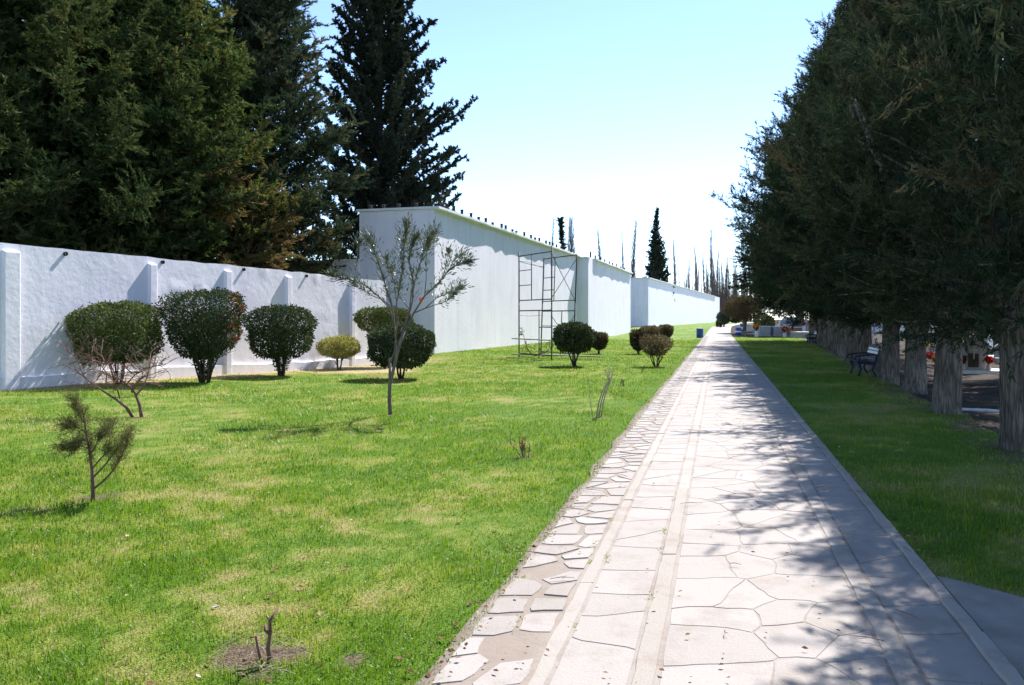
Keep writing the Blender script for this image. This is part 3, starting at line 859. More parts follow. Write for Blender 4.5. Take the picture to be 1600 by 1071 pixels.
M['fol_right'] = mat_leaf('dark_juniper_foliage', [(0, (.014, .025, .017)), (.35, (.028, .044, .026)), (.65, (.052, .066, .034)), (1, (.095, .082, .046))], .16, vary=.2)
M['fol_left'] = mat_leaf('olive_cypress_foliage', [(0, (.022, .038, .016)), (.35, (.054, .084, .028)), (.6, (.110, .145, .042)), (.78, (.17, .18, .058)), (.86, (.175, .125, .055)), (1, (.20, .14, .065))], .24)
M['fol_left2'] = mat_leaf('grey_green_foliage', [(0, (.021, .036, .024)), (.4, (.052, .074, .042)), (.7, (.085, .105, .058)), (.9, (.15, .125, .06)), (1, (.17, .13, .065))], .2)
M['fol_left_backlit'] = mat_leaf('backlit_olive_foliage', [(0, (.018, .032, .014)), (.4, (.046, .070, .026)), (.7, (.098, .122, .040)), (1, (.12, .12, .05))], .18)  # olive foliage with the backlit side's shade put into the colour
M['fol_dark'] = mat_leaf('dark_cypress_foliage', [(0, (.016, .026, .019)), (.5, (.038, .052, .034)), (1, (.072, .082, .048))], .12)

# ------------------------------------------------------------------ right-hand row
def R_right(H, Rm, z0, pw=.85):
    def R(h):
        t = (h - z0) / (H - z0)
        return Rm * min(1, .62 + t * 2.6) * max(0.03, (1 - max(0, t - .12) / .88)) ** pw
    return R
elR = lambda u: -6 + 48 * u
def tone_r(rnd, h, a, tn): return .95 if rnd.random() < .05 else tn + (.16 if rnd.random() < .25 else 0)
rowgen = [
    conifer(3, 10.6, 1.55, R_right(10.6, 3.7, 1.55, 1.35), 330, elR, 12, 40, .085, .24, .46, .27, upturn=.20, forks=5, tone_f=tone_r, twig_len=(.25, .95), bare=.30, rj=(.6, 1.22)),
    conifer(17, 9.8, 1.6, R_right(9.8, 3.8, 1.6), 330, elR, 12, 40, .095, .24, .46, .27, upturn=.24, forks=4, tone_f=tone_r, twig_len=(.25, .95), bare=.28, rj=(.6, 1.22)),
    conifer(29, 9.2, 1.5, R_right(9.2, 3.6, 1.5), 320, elR, 12, 40, .095, .24, .46, .26, upturn=.16, forks=5, tone_f=tone_r, twig_len=(.25, .95), bare=.28, rj=(.6, 1.22)),
]
ordn = ['nearest', 'second', 'third', 'fourth', 'fifth', 'sixth', 'seventh', 'eighth', 'ninth', 'tenth', 'eleventh', 'twelfth', 'thirteenth', 'fourteenth', 'fifteenth', 'sixteenth']
rowpos = []
ROW = [  # px, py of the trunk foot, scale r, scale h, proto, rz
    (1600, 703, .64, 1.02, 0, .4), (1484, 645, .76, 1.05, 0, 2.1), (1423, 610, .80, 1.04, 0, 4.0), (1386, 596, .80, 1.12, 2, 2.6),
    (1357, 577, .92, 1.30, 1, 5.2), (1335, 567, 1.02, 1.50, 2, 1.0), (1321, 556, 1.12, 1.48, 1, 4.9), (1306, 549, 1.3, 1.62, 1, .3), (1294, 543, 1.45, 1.55, 2, 2.6), (1283, 538, 1.62, 1.72, 1, 1.7), (1271, 533, 1.72, 1.5, 2, 3.3), (1252, 523, 1.65, 1.75, 1, 4.3)]
roots = {}
ROW_NEAR = (5.15, 5.5)
for k, (px, py, sr, sh, pr, rz) in enumerate(ROW):
    p = at(px, py)
    lab = f'{ordn[k]} conifer from the camera in the dark row right of the paved path'
    if k == 0: lab = 'nearest dark conifer at the right edge, thick bare lower trunk cut by the frame'
    if k == 1: lab = 'dark conifer with thick fluted forked trunk, second from camera right of the path'
    if k == 4: lab = 'fifth dark conifer in the right row, its trunk just behind the nearer bench'
    if k == 11: lab = 'large dark conifer behind the brown tomb at the end of the right lawn'
    loc = (p.x, p.y, float(gz(p.x, p.y)))
    if pr not in roots:
        roots[pr] = make_tree('conifer_tree', lab, 'tree', loc, rowgen[pr], M['bark'], M['fol_right'], 'dark conifers in a row right of the path', rz, (sr, sr, sh))
    else:
        dup(roots[pr], loc, rz, (sr, sr, sh), lab)

dup(roots[2], (ROW_NEAR[0], ROW_NEAR[1], 0), 3.3, (.64, .64, 1.12), 'conifer overhanging the upper right corner, its trunk outside the frame')
dup(roots[0], (3.9, 1.4, 0), 5.0, (.66, .66, 1.0), 'unseen conifer just behind the camera, added to block sky light')  # this and the next: out of view, added to cut sky fill
dup(roots[1], (2.9, -2.9, 0), 2.0, (.66, .66, 1.0), 'unseen conifer second behind the camera, added to block sky light')
dup(roots[2], (14.3, 20.6, -.1), 1.1, (.85, .85, .9), 'conifer added among the tombs to shade the soil behind the nearest trunk', 'conifers added for shade among the tombs')  # this and the next: added to cast shade on soil between the trunks
dup(roots[1], (16.6, 22.6, -.1), 4.1, (.8, .8, .9), 'hindmost conifer added for shade among the tombs, mostly hidden at the right edge', 'conifers added for shade among the tombs')

# ------------------------------------------------------------------ left-hand trees behind the low wall
def R_cone(H, Rm, z0, pw=.9, k=3.0):
    def R(h):
        t = (h - z0) / (H - z0)
        return Rm * min(1, .55 + t * k) * max(.02, 1 - max(0, t - .1) / .9) ** pw
    return R
def tone_l0(rnd, h, a, tn): return min(tn + .07, .72) + (.1 if rnd.random() < .06 else 0)
def tone_l(rnd, h, a, tn):
    if h < 6.6 and rnd.random() < (.62 if -1.9 < ((a + PI) % (2 * PI) - PI) < .7 else .12): return rnd.uniform(.80, .98)
    return min(tn + .05, .74) + (.1 if rnd.random() < .2 else 0)
gA = conifer(41, 17, 2.0, R_cone(17, 6.4, 2.0, .75), 420, lambda u: -4 + 34 * u, 7.5, 34, .17, .40, .60, .36, upturn=.12, twig_len=(.45, 1.4), tone_f=tone_l0, bare=.25)
gB = conifer(43, 16, 1.6, R_cone(16, 5.2, 1.6, .75), 400, lambda u: -2 + 36 * u, 7.5, 34, .17, .40, .60, .33, upturn=.16, twig_len=(.45, 1.3), tone_f=tone_l, bare=.25)
gC = conifer(47, 23, 1.2, R_cone(23, 5.0, 1.2, .8), 520, lambda u: 4 + 42 * u, 8, 34, .17, .34, .55, .34, upturn=.2, twig_len=(.4, 1.2), tone_f=lambda r, h, a, t: t + (.3 if h < 7 and r.random() < .25 else 0), bare=.2)
LG = 'conifers behind the low white wall'
p = ray(95, HY, 27.5)
tA = make_tree('conifer_tree', 'broad olive conifer filling the upper left corner behind the low wall', 'tree', (p.x, p.y, 0), gA, M['bark_dark'], M['fol_left_backlit'], LG, .5)
p = ray(268, HY, 30.5)
tB = make_tree('conifer_tree', 'olive conifer with rusty brown lower sprays above the clipped round bushes', 'tree', (p.x, p.y, 0), gB, M['bark_dark'], M['fol_left'], LG, 1.0)
p = ray(408, HY, 36.0)
tC = make_tree('conifer_tree', 'tall grey green conifer just left of the tallest white vault block', 'tree', (p.x, p.y, 0), gC, M['bark_dark'], M['fol_left2'], LG, 0.0)
p = ray(-150, HY, 25)
dup(tB, (p.x, p.y, 0), 2.2, (1.1, 1.1, 1), 'olive conifer cut off by the left edge of the picture behind the wall')
p = ray(175, HY, 40)
dup(tC, (p.x, p.y, 0), 2.9, (1.35, 1.35, 1.05), 'dim conifer far behind the olive trees, seen only through their gaps')

# big dark cypress with long bare-ended limbs
def big_cypress(seed=5):
    rng = np.random.default_rng(seed); rnd = random.Random(seed)
    H = 32.; wood = MB()
    zs = np.linspace(-.3, 31, 18)
    wood.tube([Vector((.15 * math.sin(z * .3), .1 * math.cos(z * .4), z)) for z in zs], [max(.04, .42 * (1 - z / 32.)) for z in zs], 10)
    P = []; D = []; L = []; T = []
    def R(h):
        t = h / H
        return 6.0 * min(1, .60 + t * 2.2) * max(.03, 1 - max(0, t - .22) / .78) ** .8
    limbs = []
    for b in range(430):
        h = 1.5 + (H - 1.7) * ((b + rnd.random()) / 430) ** 1.05
        a = b * 2.39996 + rnd.uniform(-.4, .4)
        limbs.append((h, a, R(h) * rnd.uniform(.5, 1.12), math.radians(18 + 30 * h / H + rnd.uniform(-10, 10)), .18))
    # the long limbs reaching out over the vault roof
    for (h, a, l, e, c) in ((13.4, -.05, 6.2, .10, .30), (13.0, .12, 5.6, .02, .40), (9.6, .05, 4.9, .05, .22), (9.0, -.12, 4.6, .0, .34), (8.0, .0, 4.9, -.10, .26), (7.6, .25, 4.7, -.12, .35), (11.2, -.1, 4.8, .15, .2), (16.6, .0, 4.3, .2, .3), (19.5, .1, 3.6, .3, .3), (10.4, 3.0, 4.8, .2, .2), (14., 3.2, 4.4, .2, .25), (18, 3.0, 3.8, .3, .2)):
        limbs.append((h, a, l, e, c)); limbs.append((h + .3, a + .1, l * .8, e + .08, c))
    for (h, a, l, e, c) in limbs:
        s = np.linspace(0, 1, 9)
        dh = np.array([math.cos(a), math.sin(a), 0.])
        line = np.array([0, 0, h]) + dh * (s * l * math.cos(e))[:, None] + np.array([0, 0, 1.]) * (s * l * math.sin(e) + c * l * s ** 2.4)[:, None]
        line += np.cumsum(rng.normal(size=line.shape) * .03 * l / 4, 0)
        wood.tube([Vector(p) for p in line], list(np.linspace(.02 + .008 * l, .008, 9)), 4, caps=False)
        nt = int(8 + l * 13)
        st = .18 + .82 * rng.random(nt); i = np.minimum((st * 8).astype(int), 7); fr = st * 8 - i
        p_ = line[i] * (1 - fr)[:, None] + line[i + 1] * fr[:, None]
        t_ = unit(line[i + 1] - line[i])
        r_ = rng.normal(size=(nt, 3)); r_[:, 2] += .5
        P.append(p_ + rng.normal(size=p_.shape) * .10 * (1 - st)[:, None]); D.append(unit(t_ * .6 + unit(r_) * .9)); L.append(rng.uniform(.16, .42, nt)); T.append(np.full(nt, rnd.gauss(.45, .2)))
    P = np.concatenate(P); D = np.concatenate(D); L = np.concatenate(L); T = np.concatenate(T)
    V, Fc, tn = twig_leaves(rng, P, D, L, 24, .17, .62, .75, T, 0)
    return wood, raw_mesh('crown', V, Fc, {'tone': tn})
p = ray(596, HY, 52)
tD = make_tree('cypress_tree', 'huge dark cypress with long upturned limbs rising behind the tallest vault block', 'tree', (p.x, p.y, 0), big_cypress(), M['bark_dark'], M['fol_dark'])

# cypresses beyond the vaults
gE = conifer(53, 18, .8, R_cone(18, 3.3, .8, .95, 4), 300, lambda u: 14 + 40 * u, 7, 18, .26, .5, .6, .3, upturn=.2, twig_len=(.35, .9), bare=.1, rj=(.7, 1.15))
p = ray(1026, HY, 132); z = float(gz(p.x, p.y))
tE = make_tree('cypress_tree', 'pointed dark cypress standing alone beyond the middle of the white vault blocks', 'tree', (p.x, p.y, z), gE, M['bark_dark'], M['fol_dark'], 'cypresses beyond the vaults', 0, (.98, .98, 1.08))
gF = conifer(59, 14, .6, lambda h: 1.25 * min(1, .5 + h / 4) * max(.02, 1 - max(0, h - 4) / 10) ** 1.0, 170, lambda u: 45 + 25 * u, 9, 16, .22, .5, .5, .2, upturn=.3, twig_len=(.3, .7), bare=.05)
p = ray(878, HY, 100)
make_tree('cypress_tree', 'slim dark column cypress peeping over the roof of the first vault block', 'tree', (p.x, p.y, 0), gF, M['bark_dark'], M['fol_dark'], 'cypresses beyond the vaults', 0, (1.35, 1.35, 1.02))

# ------------------------------------------------------------------ bare poplars
def poplar(seed, H=20., spread=.11, nb=110, rt=.36, lo=.12, twn=24):
    rng = np.random.default_rng(seed); rnd = random.Random(seed)
    w = MB()
    ax = lambda z: Vector((.25 * math.sin(z * .25 + seed) , .2 * math.cos(z * .22 + seed), z))
    zs = np.linspace(-.5, H, 14)
    w.tube([ax(z) for z in zs], [max(.012, rt * (1 - max(z, 0) / H) ** .9) for z in zs], 8)
    P = []; D = []; S = []
    for b in range(nb):
        u = lo + (1 - lo) * (b / nb); h = u * H
        a = b * 2.39996 + rnd.uniform(-.5, .5); L = H * spread * rnd.uniform(.6, 1.3) * (1.04 - u) ** .55 + .3
        dh = Vector((math.cos(a), math.sin(a), 0)); b0 = ax(h)
        q = [b0, b0 + dh * L * .16 + Vector((0, 0, L * .45)), b0 + dh * L * .22 + Vector((0, 0, L)), ]
        w.tube(q, [.085 * (1.2 - u), .06 * (1.2 - u), .018], 3, caps=False)
        for k in range(twn):
            t = rnd.uniform(.15, 1); i = 0 if t < .5 else 1; f_ = (t - .5 * i) * 2
            P.append(q[i] * (1 - f_) + q[i + 1] * f_); d = Vector((rnd.gauss(0, .35), rnd.gauss(0, .35), 1)) + dh * .3
            D.append(d.normalized()); S.append(rnd.uniform(.5, 1.4) * (1.15 - .8 * u))
    P = np.array([tuple(x) for x in P]); D = np.array([tuple(x) for x in D]); S = np.array(S)
    V, Fc, tn = leaf_tris(rng, P, D, S, .060, rng.random(len(P)))
    return w, raw_mesh('crown', V, Fc, {'tone': tn})
pg = [poplar(2), poplar(9, spread=.09, nb=90, rt=.30, twn=22), poplar(21, spread=.15, nb=170, rt=.28, lo=.06, twn=30)]
#  px, top py, distance, proto, width scale
POP = [(863, 343, 120, 1, .9), (894, 344, 112, 2, 1.35), (936, 362, 128, 0, 1.0), (972, 364, 150, 1, .8), (991, 348, 140, 0, 1.15), (1043, 408, 180, 1, .9),
       (1054, 376, 165, 0, 1.0), (1061, 414, 215, 1, .9), (1069, 419, 225, 1, .8), (1077, 408, 215, 2, .7), (1086, 386, 190, 0, 1.0), (1091, 420, 225, 2, .8),
       (1100, 393, 200, 1, 1.2), (1106, 424, 235, 2, .7), (1112, 361, 236, 0, 1.0), (1117, 425, 240, 1, 1.0), (1122, 393, 246, 0, 1.0), (1128, 412, 238, 2, .8), (1133, 422, 245, 1, 1.1),
       (1139, 415, 240, 0, 1.1), (1146, 408, 236, 0, 1.2), (1152, 426, 250, 2, .9), (1158, 420, 248, 1, 1.2), (1165, 430, 255, 0, 1.2), (1172, 412, 245, 1, 1.2), (1179, 425, 250, 0, 1.2), (1187, 430, 255, 2, 1.0), (1082, 425, 240, 1, .8), (1096, 428, 250, 0, .8), (1073, 424, 248, 2, .7), (1088, 412, 244, 1, .8), (1104, 415, 250, 2, .8), (1109, 428, 258, 1, .8), (1115, 408, 255, 2, .8), (1120, 430, 262, 0, .7), (1125, 420, 262, 2, .8), (1131, 432, 265, 1, .8), (1136, 404, 258, 2, .8), (1142, 428, 266, 1, .8), (1149, 416, 262, 2, .9), (1155, 434, 268, 1, .8), (1162, 412, 262, 0, .9), (1168, 436, 268, 2, .8)]
POP.sort()
proots = {}
ROW_NEAR = (5.15, 5.5)
ord2 = ['first', 'second', 'third', 'fourth', 'fifth', 'sixth', 'seventh', 'eighth', 'ninth', 'tenth', 'eleventh', 'twelfth', 'thirteenth', 'fourteenth', 'fifteenth', 'sixteenth', 'seventeenth', 'eighteenth', 'nineteenth', 'twentieth', 'twenty-first', 'twenty-second', 'twenty-third', 'twenty-fourth', 'twenty-fifth', 'twenty-sixth', 'twenty-seventh', 'twenty-eighth', 'twenty-ninth', 'thirtieth'] + ['thirty-' + x for x in ('first', 'second', 'third', 'fourth', 'fifth', 'sixth', 'seventh', 'eighth', 'ninth')] + ['fortieth'] + ['forty-' + x for x in ('first', 'second', 'third', 'fourth', 'fifth', 'sixth', 'seventh', 'eighth', 'ninth')]
for k, (px, ty, d, pr, ws) in enumerate(POP):
    p = ray(px, HY, d); z = float(gz(p.x, d)); top = EYE + (HY - ty) / F * d
    s = (top - z) / 20.
    sc = (s * ws, s * ws, s); loc = (p.x, p.y, z)
    lab = f'{ord2[k]} bare poplar counting from the left behind the white vaults'
    if k == 1: lab = 'dense twiggy bare poplar just right of the slim column cypress'
    if pr not in proots:
        proots[pr] = make_tree('poplar_tree', lab, 'tree', loc, pg[pr], M['bark_poplar'], M['twig_poplar'], 'bare poplars behind the vaults', k * 1.3, sc)
    else:
        dup(proots[pr], loc, k * 1.3, sc, lab)

# ------------------------------------------------------------------ clipped bushes
def stems(rnd, n, base_r, top, spread_r, r0, bend_=.1, z0=-.05, nseg=4, sub=2):
    mb = MB(); tips = []
    for k in range(n):
        a = 2 * PI * k / n + rnd.uniform(-.5, .5)
        q0 = Vector((base_r * math.cos(a), base_r * math.sin(a), z0))
        rr_ = spread_r * rnd.uniform(.3, 1.0)
        q1 = Vector((rr_ * math.cos(a), rr_ * math.sin(a), top * rnd.uniform(.85, 1.08)))
        pts = []
        for i in range(nseg + 1):
            t = i / nseg
            p = q0.lerp(q1, t); p.x *= (.55 + .45 * t); p.y *= (.55 + .45 * t)
            p += Vector((rnd.uniform(-1, 1), rnd.uniform(-1, 1), 0)) * bend_ * .3 * (0 if i == 0 else 1)
            pts.append(p)
        mb.tube(pts, list(np.linspace(r0, r0 * .35, nseg + 1)), 7)
        for j in range(sub):
            t = rnd.uniform(.45, .9); i = int(t * nseg); p = pts[i]
            e = p + Vector((rnd.uniform(-1, 1), rnd.uniform(-1, 1), rnd.uniform(.4, 1.1))).normalized() * top * rnd.uniform(.25, .45)
            mb.tube([p, p.lerp(e, .5) + Vector((0, 0, .03)), e], [r0 * .5, r0 * .3, r0 * .12], 5, caps=False)
    return mb

def bush(label, loc, rx, rz_, cz, n, leaf, mat, wood, seed, nst=5, st_r=.03, sq=2.6, cone=0.0, base_r=.08, lump=.2, inner=.42, tone=(.5, .2), group='clipped bushes on the lawn', ry=None, patch=None, width=.55, name='clipped_bush', stem_spread=.6, low=None, kd=1.35):
    n = int(n * kd); leaf *= 1.05; rx *= .95; rz_ *= .96
    rng = np.random.default_rng(seed); rnd = random.Random(seed); ry = ry or rx
    root = thing(name, label, 'bush', loc, rnd.uniform(0, 6), group)
    root.rotation_euler.z = 0
    d = unit(rng.normal(size=(n, 3)))
    # superellipsoid: flat clipped top, rounded sides
    k = 1 / (np.abs(d[:, 0]) ** sq + np.abs(d[:, 1]) ** sq + np.abs(d[:, 2]) ** sq) ** (1 / sq)
    u = np.arctan2(d[:, 1], d[:, 0]); lm = 1 + lump * (fbm(u * 2.2 + 9, d[:, 2] * 2.4, .9, seed, 3) - .5) * 2
    depth = np.where(rng.random(n) < inner, rng.random(n) ** .6, 1 - np.abs(rng.normal(size=n)) * .07)
    P = d * (k * lm * depth)[:, None]
    tz = (P[:, 2] + 1) / 2
    cs = 1 - cone * (1 - tz)
    P = P * np.array([rx, ry, rz_]) * np.stack([cs, cs, np.ones(n)], 1) + np.array([0, 0, cz])
    nr = unit(d * np.array([1 / rx, 1 / ry, 1 / rz_]))
    D = unit(nr * .55 + rng.normal(size=(n, 3)) * .75)
    sz = leaf * rng.uniform(.6, 1.25, n)
    cl = fbm(P[:, 0] * 3 + 7, P[:, 2] * 3 + P[:, 1] * 2, 1.0, seed + 3, 2) - .5
    tn = np.clip(tone[0] + cl * .8 * tone[1] * 3 + rng.normal(size=n) * tone[1], 0, .86)
    if patch is not None: tn = patch(P, tn, rng)
    if low is not None:   # foliage running down the stems
        m = low; q = rng.random(m)
        a = rng.random(m) * 2 * PI; rr_ = (.10 + .75 * q ** 1.2) * rx * (1 - cone * .5) * np.sqrt(rng.uniform(.15, 1, m))
        P2 = np.stack([rr_ * np.cos(a), rr_ * np.sin(a) * ry / rx, q * cz * .95 + .05], 1)
        P = np.concatenate([P, P2]); D = np.concatenate([D, unit(np.stack([np.cos(a), np.sin(a), np.full(m, .6)], 1) + rng.normal(size=(m, 3)) * .6)])
        sz = np.concatenate([sz, leaf * rng.uniform(.6, 1.1, m)]); tn = np.concatenate([tn, np.clip(tone[0] + rng.normal(size=m) * tone[1], 0, .86)])
    # thin spots in the shell, and shoots that outgrew the last clipping
    nP = len(P)
    th = fbm(P[:, 0] / rx * 1.6 + 5, P[:, 2] / rz_ * 1.3 + P[:, 1] / rx * 1.1, .55, seed + 20, 3)
    keep = (th > .34) | (rng.random(nP) < .55)
    P, D, sz, tn = P[keep], D[keep], sz[keep], tn[keep]
    ns_ = 46; pick = rng.integers(0, min(n, len(P)), ns_); kk = 9
    base_ = P[pick]; od = unit((base_ - np.array([0, 0, cz])) * np.array([1, 1, .6]) / rx + rng.normal(size=(ns_, 3)) * .35 + np.array([0, 0, .7]))
    tt = np.tile(np.linspace(.2, 1, kk), ns_); ln = np.repeat(rng.uniform(.05, .17, ns_), kk) * (rx / .9)
    P = np.concatenate([P, np.repeat(base_, kk, 0) + np.repeat(od, kk, 0) * (tt * ln)[:, None]])
    D = np.concatenate([D, unit(np.repeat(od, kk, 0) + rng.normal(size=(ns_ * kk, 3)) * .7)]); sz = np.concatenate([sz, leaf * rng.uniform(.45, .85, ns_ * kk)])
    tn = np.concatenate([tn, np.clip(np.repeat(tn[pick], kk) * .7 + .2, 0, .86)])
    V, Fc, t_ = leaf_quads(rng, P, D, sz, width, tn)
    link('crown', raw_mesh('crown', V, Fc, {'tone': t_}), mat, root)
    stems(rnd, nst, base_r, cz - rz_ * .2, rx * stem_spread, st_r).build('stem', wood, root, smooth=True)
    return root

M['bush_olive'] = mat_leaf('olive_bush_leaf', [(0, (.028, .048, .015)), (.4, (.062, .088, .024)), (.7, (.12, .135, .04)), (.86, (.14, .14, .05)), (.9, (.34, .02, .05)), (1, (.40, .03, .06))], .2, .01, .5)
M['bush_dark'] = mat_leaf('dark_glossy_leaf', [(0, (.022, .040, .016)), (.45, (.045, .068, .026)), (.8, (.088, .105, .045)), (.86, (.09, .09, .04)), (.9, (.42, .055, .012)), (1, (.50, .10, .02))], .16, .012, .5)
M['bush_yellow'] = mat_leaf('yellow_green_leaf', [(0, (.15, .16, .035)), (.5, (.28, .275, .07)), (.86, (.42, .38, .12)), (1, (.40, .34, .14))], .25, .02, .5)
M['bush_brown'] = mat_leaf('brown_green_leaf', [(0, (.045, .040, .020)), (.4, (.085, .068, .032)), (.7, (.14, .105, .055)), (.86, (.20, .15, .085)), (1, (.26, .18, .1))], .2, .015, .55)
M['bush_far'] = mat_leaf('grey_olive_leaf', [(0, (.035, .05, .035)), (.5, (.075, .095, .06)), (1, (.15, .16, .10))], .2, .02, .5)

def scale_at(px, py):
    p = at(px, py); return p, p.y / F     # metres per photo pixel
def red_tip(P, tn, rng):
    m = (np.hypot((P[:, 0] - .42) / .09, (P[:, 2] - 1.98) / .10) < 1) & (rng.random(len(tn)) < .3); tn[m] = .97; return tn
def red_side(P, tn, rng):
    m = ((P[:, 0] > .55) & (P[:, 2] > .75) & (rng.random(len(tn)) < .2 * np.clip((P[:, 0] - .5) * 2.5, 0, 1))) | ((P[:, 0] < -.75) & (P[:, 2] > 1.6) & (rng.random(len(tn)) < .15)); tn[m] = rng.uniform(.89, 1, m.sum()); return tn
def red_few(P, tn, rng):
    m = rng.random(len(tn)) < .004; tn[m] = .95; return tn
WG = 'clipped bushes along the low wall'
def place(px, py, cpx0, cpx1, cpy0, cpy1):
    """foot pixel and crown box in photo pixels -> location, half width, half height, centre height, x shift"""
    p, s = scale_at(px, py)
    return p, (cpx1 - cpx0) / 2 * s, (cpy1 - cpy0) / 2 * s, (py - (cpy0 + cpy1) / 2) * s, ((cpx0 + cpx1) / 2 - px) * s
def bush_at(label, px, py, box, **kw):
    p, hx, hz, cz, dx = place(px, py, *box)
    b = bush(label, (p.x + dx * .5, p.y, float(gz(p.x, p.y))), hx, hz, cz, **kw)
    return b
bush_at('leftmost clipped olive green bush by the wall with one red flower on top', 184, 600, (118, 250, 472, 566), n=13000, leaf=.062, mat=M['bush_olive'], wood=M['bark_dark'], seed=1, nst=8, st_r=.02, sq=3.4, base_r=.10, tone=(.5, .17), patch=red_tip, group=WG, ry=.85, cone=.1, stem_spread=.45)
bush_at('largest vase shaped dark clipped bush with orange red leaves down its right side', 320, 598, (252, 388, 455, 560), n=15000, leaf=.06, mat=M['bush_dark'], wood=M['bark_dark'], seed=2, nst=12, st_r=.024, sq=3.2, cone=.42, base_r=.16, tone=(.42, .16), patch=red_side, group=WG, ry=.95, low=3600, stem_spread=.7)
bush_at('round dark clipped bush on a leafy short trunk, third along the low wall', 439, 588, (388, 492, 477, 560), n=12000, leaf=.065, mat=M['bush_dark'], wood=M['bark_dark'], seed=3, nst=4, st_r=.05, sq=2.5, base_r=.08, tone=(.42, .17), patch=red_few, group=WG, ry=.95, low=900)
bush_at('small pale yellow green clipped shrub on a thin stem by the wall', 531, 577, (495, 560, 526, 560), n=6500, leaf=.06, mat=M['bush_yellow'], wood=M['bark_dark'], seed=4, nst=3, st_r=.03, sq=2.2, base_r=.03, tone=(.5, .22), group=WG, inner=.5, lump=.22)
bush_at('flat topped olive bush half hidden behind the flowering sapling near wall end', 600, 573, (556, 648, 481, 519), n=8000, leaf=.07, mat=M['bush_olive'], wood=M['bark_dark'], seed=5, nst=4, st_r=.035, sq=2.8, base_r=.05, tone=(.56, .16), group=WG, ry=.8)
bush_at('large round dark glossy bush on two stems behind the flowering sapling', 627, 592, (573, 679, 505, 574), n=11000, leaf=.075, mat=M['bush_dark'], wood=M['bark_dark'], seed=6, nst=3, st_r=.035, sq=2.5, base_r=.07, tone=(.45, .19), group=WG, stem_spread=.4)
LB = 'clipped bushes in the middle of the lawn'
bush_at('round dark glossy bush on a forked stem right of the scaffold', 897, 572, (862, 933, 505, 552), n=9500, leaf=.075, mat=M['bush_dark'], wood=M['bark_dark'], seed=7, nst=4, st_r=.035, sq=2.3, base_r=.05, tone=(.45, .2), cone=.15, group=LB)
bush_at('low brownish bush close behind the round dark glossy bush', 934, 553, (919, 953, 520, 546), n=3600, leaf=.08, mat=M['bush_brown'], wood=M['bark_dark'], seed=8, nst=6, st_r=.02, sq=2.6, cone=.35, base_r=.06, tone=(.42, .2), group=LB, inner=.5)
bush_at('vase shaped brown bush on bare forked stems nearest the path', 1028, 573, (991, 1053, 524, 556), n=6500, leaf=.06, mat=M['bush_brown'], wood=M['bark_dark'], seed=9, nst=7, st_r=.022, sq=2.8, cone=.42, base_r=.06, tone=(.55, .2), group=LB, inner=.7, stem_spread=.85, kd=.7)
bush_at('greenish brown bush behind the left shoulder of the vase shaped bush', 998, 553, (982, 1012, 515, 548), n=3600, leaf=.08, mat=M['bush_brown'], wood=M['bark_dark'], seed=10, nst=5, st_r=.02, sq=2.6, cone=.3, base_r=.06, tone=(.25, .2), group=LB, inner=.5)
bush_at('brown bush with flat top, hindmost left of the lawn clump', 1014, 541, (999, 1033, 510, 532), n=3200, leaf=.09, mat=M['bush_brown'], wood=M['bark_dark'], seed=11, nst=5, st_r=.02, sq=3, cone=.3, base_r=.06, tone=(.6, .2), group=LB, inner=.5)
bush_at('brown flat topped bush, rightmost of the lawn clump and farther back', 1041, 536, (1027, 1053, 508, 528), n=3200, leaf=.09, mat=M['bush_brown'], wood=M['bark_dark'], seed=12, nst=6, st_r=.02, sq=3, cone=.35, base_r=.06, tone=(.5, .2), group=LB, inner=.5)
FB = 'shrubs near the end of the path'
bush_at('rounded grey olive shrub by the far end of the white wall', 1131, 511, (1121, 1141, 486, 506), n=3000, leaf=.20, mat=M['bush_far'], wood=M['bark_dark'], seed=13, nst=4, st_r=.05, sq=2.2, base_r=.1, tone=(.45, .25), group=FB, name='shrub', lump=.25)
bush_at('low dark shrub beyond the grey olive shrub at the path end', 1148, 506, (1142, 1157, 495, 504), n=1500, leaf=.3, mat=M['bush_dark'], wood=M['bark_dark'], seed=14, nst=3, st_r=.05, sq=2.4, base_r=.1, tone=(.4, .2), group=FB, name='shrub')
for k, (px, py, t0, lab) in enumerate(((1121, 511.5, 501, 'tiny upright sapling left of the grey olive shrub'), (1126, 512, 503, 'tiny upright sapling in front of the grey olive shrub'))):
    bush_at(lab, px, py, (px - 2, px + 2, t0, py - 1), n=500, leaf=.14, mat=M['bush_olive'], wood=M['bark_dark'], seed=15 + k, nst=1, st_r=.03, sq=2.2, base_r=.02, tone=(.4, .2), group=FB, name='sapling')
def yellowf(P, tn, rng):
    m = rng.random(len(tn)) < .10; tn[m] = rng.uniform(.9, 1, m.sum()); return tn
M['bush_flower'] = mat_leaf('yellow_flowering_leaf', [(0, (.03, .05, .015)), (.5, (.075, .11, .03)), (.86, (.14, .16, .05)), (.9, (.65, .42, .02)), (1, (.75, .5, .03))], .2, .04, .45)
bush_at('green bush dotted with yellow flowers behind the grey square tombs', 1194, 524, (1178, 1209, 491, 522), n=4200, leaf=.14, mat=M['bush_flower'], wood=M['bark_dark'], seed=17, nst=5, st_r=.03, sq=2.1, base_r=.1, tone=(.45, .2), group=FB, lump=.3, name='flowering_bush', patch=yellowf)
